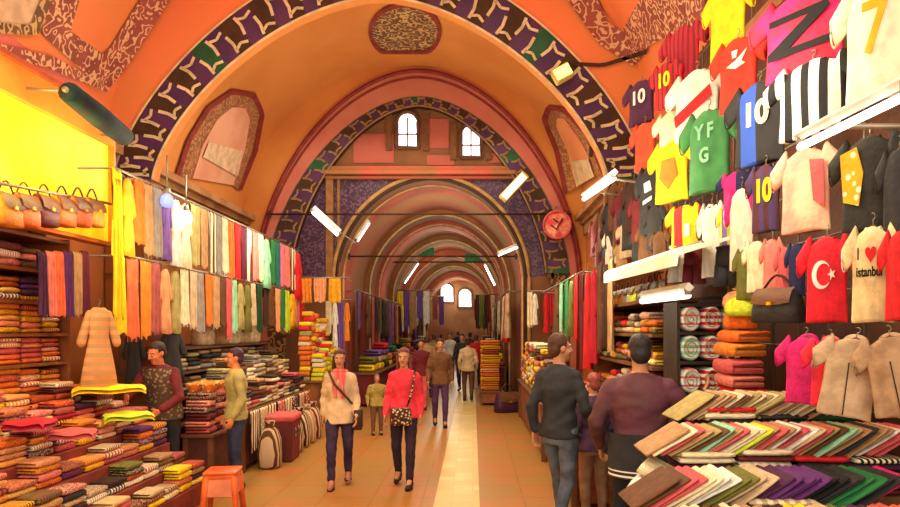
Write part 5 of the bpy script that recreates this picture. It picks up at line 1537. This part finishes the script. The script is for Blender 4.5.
# men in the right foreground
r5, J5, _ = person('man in a dark short jacket and faded jeans walking away near the right counter', on_floor(559, 5.75), math.radians(140), 1.80, mat((50, 50, 54), bump=.1), m_denim, (82, 50, 32), stride=.2, lead=1,
       head_yaw=-.5, hem=.86, bulk=.94, shoes=(60, 50, 44), voxel=.009, pose={'elR': (-.27, .02, 1.14), 'wrR': (-.24, -.17, .95)})
r6, J6, _ = person('man in a maroon and charcoal jacket leaning to the shirts, seen from behind', on_floor(640, 4.62), math.radians(166), 1.80, mat((98, 54, 66), 'patch', (78, 46, 44), 2.2, .7), mat((38, 36, 40)), (40, 34, 34), stride=0.0, head_yaw=.1, head_pitch=.1,
       bulk=1.1, hem=.82, voxel=.009, pose={'elR': (-.34, -.04, 1.20), 'wrR': (-.43, -.16, 1.34), 'elL': (.30, .03, 1.14), 'wrL': (.28, -.14, .94)})
b = MB(); b.loft([[((.19) * 1.14 * math.cos(a), .145 * 1.14 * math.sin(a), z) for a in [2 * PI * j / 28 for j in range(28)]] for z in (.775, .80, .83, .86)], cap=False)
b.build('shirt_hem', mat('charcoal', 'stripe', 'white', 30.0, vec=(0, 0, 1), width=.6), r6)
b = MB(); b.loft([[((.165 + .027) * 1.14 * math.cos(a), (.115 + .03) * 1.14 * math.sin(a) + .0, z) for a in [2 * PI * j / 28 for j in range(28)]] for z in (.83, .95, 1.08)], cap=False)
b.build('jacket_lower_panel', mat((52, 50, 54)), r6)
# someone small in a plum jacket between the two men
r7, J7, _ = person('short person in a plum jacket between the dark-jacketed man and the maroon one', on_floor(594, 6.22), math.radians(200), 1.42, mat((88, 56, 84), 'patch', (44, 42, 50), 5.0), mat((150, 110, 84)), (150, 70, 60), bulk=1.1, voxel=.012)
# vendor behind the stepped stand
r8, J8, _ = person('vendor in a maroon shirt and dark waistcoat bending over the stepped stand', on_floor(165, 7.32), math.radians(-6), 1.74, 'maroon', 'charcoal', (52, 36, 30), skin=(226, 132, 92), lean=.20, head_pitch=.25, head_yaw=-.3, voxel=.011, top_name='shirt',
       pose={'elL': (.30, -.22, 1.10), 'wrL': (.20, -.42, .98), 'elR': (-.27, -.26, 1.10), 'wrR': (-.16, -.46, 1.12)})
v = MB()
for z, w_, d, t in ((.84, .20, .15, -.2), (.95, .195, .148, 0), (1.10, .178, .126, .28), (1.28, .206, .148, .62), (1.37, .21, .138, .79)): pass
v.loft([[(0 + w_ * math.cos(a), -.112 * t + d * math.sin(a), z - .028 * t) for a in [2 * PI * j / 28 for j in range(28)]] for z, w_, d, t in ((.84, .20, .155, 0), (.95, .20, .152, 0), (1.10, .182, .13, .28), (1.28, .208, .152, .62), (1.38, .214, .14, .81), (1.44, .17, .115, .92))], cap=False)
v.build('waistcoat', mat((96, 74, 56), 'floral', (150, 124, 96), 24.0), r8)
# standing man in khaki
r9, J9, _ = person('man in a khaki shirt and blue jeans standing beside the second left counter', on_floor(236, 7.55), math.radians(-62), 1.62, (182, 168, 104), m_dkdenim, (70, 36, 60), skin=(226, 140, 84), voxel=.011, top_name='shirt', hem=.86)
# child, and people further along
person('child in a khaki top standing behind the two women', on_floor(377, 11.3), 0.3, 1.05, (170, 150, 70), (120, 86, 64), (150, 110, 80), voxel=.014, top_name='top', bulk=1.15)
person('man in a brown jacket and plum trousers walking at the tunnel mouth', on_floor(440, 12.3), .1, 1.66, (112, 72, 44), (80, 50, 84), (60, 40, 28), voxel=.014, stride=.12)
FARP = [(421, 15.0, 'maroon', 'rose', 'woman in a maroon coat left of the brown-jacketed man', 1.6), (462, 19.0, 'charcoal', 'navy', 'person in charcoal walking on the pale strip in the tunnel', 1.7), (468, 16.5, 'beige', 'brown', 'person in beige near the orange goods in the arch', 1.62),
        (450, 24.0, 'white', 'charcoal', 'person in white far down the tunnel', 1.7), (434, 21.0, 'khaki', 'chocolate', 'person in a khaki coat in the middle of the tunnel', 1.68), (470, 27.0, 'brown', 'charcoal', 'person in brown far down the right of the tunnel', 1.7),
        (441, 30.0, 'rose', 'plum', 'person in rose far down the left of the tunnel', 1.6), (458, 34.0, 'navy', 'charcoal', 'furthest person in navy near the tunnel end', 1.7), (427, 17.5, 'tan', 'navy', 'person in tan beside the left tunnel counter', 1.66), (476, 20.5, 'red', 'charcoal', 'person in red at the right tunnel counter', 1.66)]
for px, Y, tc_, pc, lb, H in FARP:
    person(lb, on_floor(px, Y), rnd.choice([0.1, PI, -.2, 2.9]), H, tc_, pc, rnd.choice([(50, 36, 28), (90, 60, 40)]), voxel=.016, stride=rnd.choice([.1, .16, 0]), face=False)
# ================================================================== light
W = (1.0, 0.90, 0.66); WW = (1.0, 0.83, 0.55); WY = (1.0, 0.78, 0.25)
area((XA, 4.5, 6.9), (0, 0, 0), 4.0, 230, W, 6.0)
area((XA, 11.9, 6.3), (0, 0, 0), 4.0, 230, W, 3.5)
area((XA, 6.0, 3.6), (PI, 0, 0), 3.0, 75, W, 5.0)
area((XA, 12.0, 3.9), (PI, 0, 0), 3.0, 80, W, 3.5)
for y, p in ((16.8, 80), (21.5, 90), (26, 95), (31, 95), (36, 80), (40, 90), (44.5, 120)):
    point((TX, y, 4.2), p, W, 0.5)
# shop lamps, an area light behind the camera and an added fill light
point((-3.55, 4.3, 3.3), 110, WY, 0.12)
point((-3.4, 5.6, 3.3), 30, WY, 0.15)
point((-3.1, 6.6, 2.9), 36, WW, 0.15)
point((-2.4, 8.8, 2.4), 40, W, 0.3)
point((0.3, 10.5, 2.9), 40, W, 0.3)
point((-3.2, 8.0, 3.7), 50, W, 0.15)
point((-3.0, 10.5, 3.4), 60, W, 0.15)
point((1.0, 3.4, 3.2), 70, W, 0.2)
point((1.0, 5.4, 3.0), 50, W, 0.2)
point((1.2, 9.5, 3.0), 70, W, 0.2)
area((-0.5, -1.0, 3.2), (math.radians(68), 0, 0), 5.0, 230, (1, 0.9, 0.74), 3.0)
point((1.15, 6.4, 2.5), 30, W, 0.12)  # fill light added to brighten the goods by the canopy, no fixture there
# ================================================================== tidy up
for o in PROTO:
    for c in [o] + list(o.children_recursive):
        bpy.data.objects.remove(c)
for l, ns in LABELS.items():
    n = len(l.split())
    if n < 4 or n > 16: print('LABELLEN', n, l)
    if len(ns) > 1: print('DUP', l, len(ns))
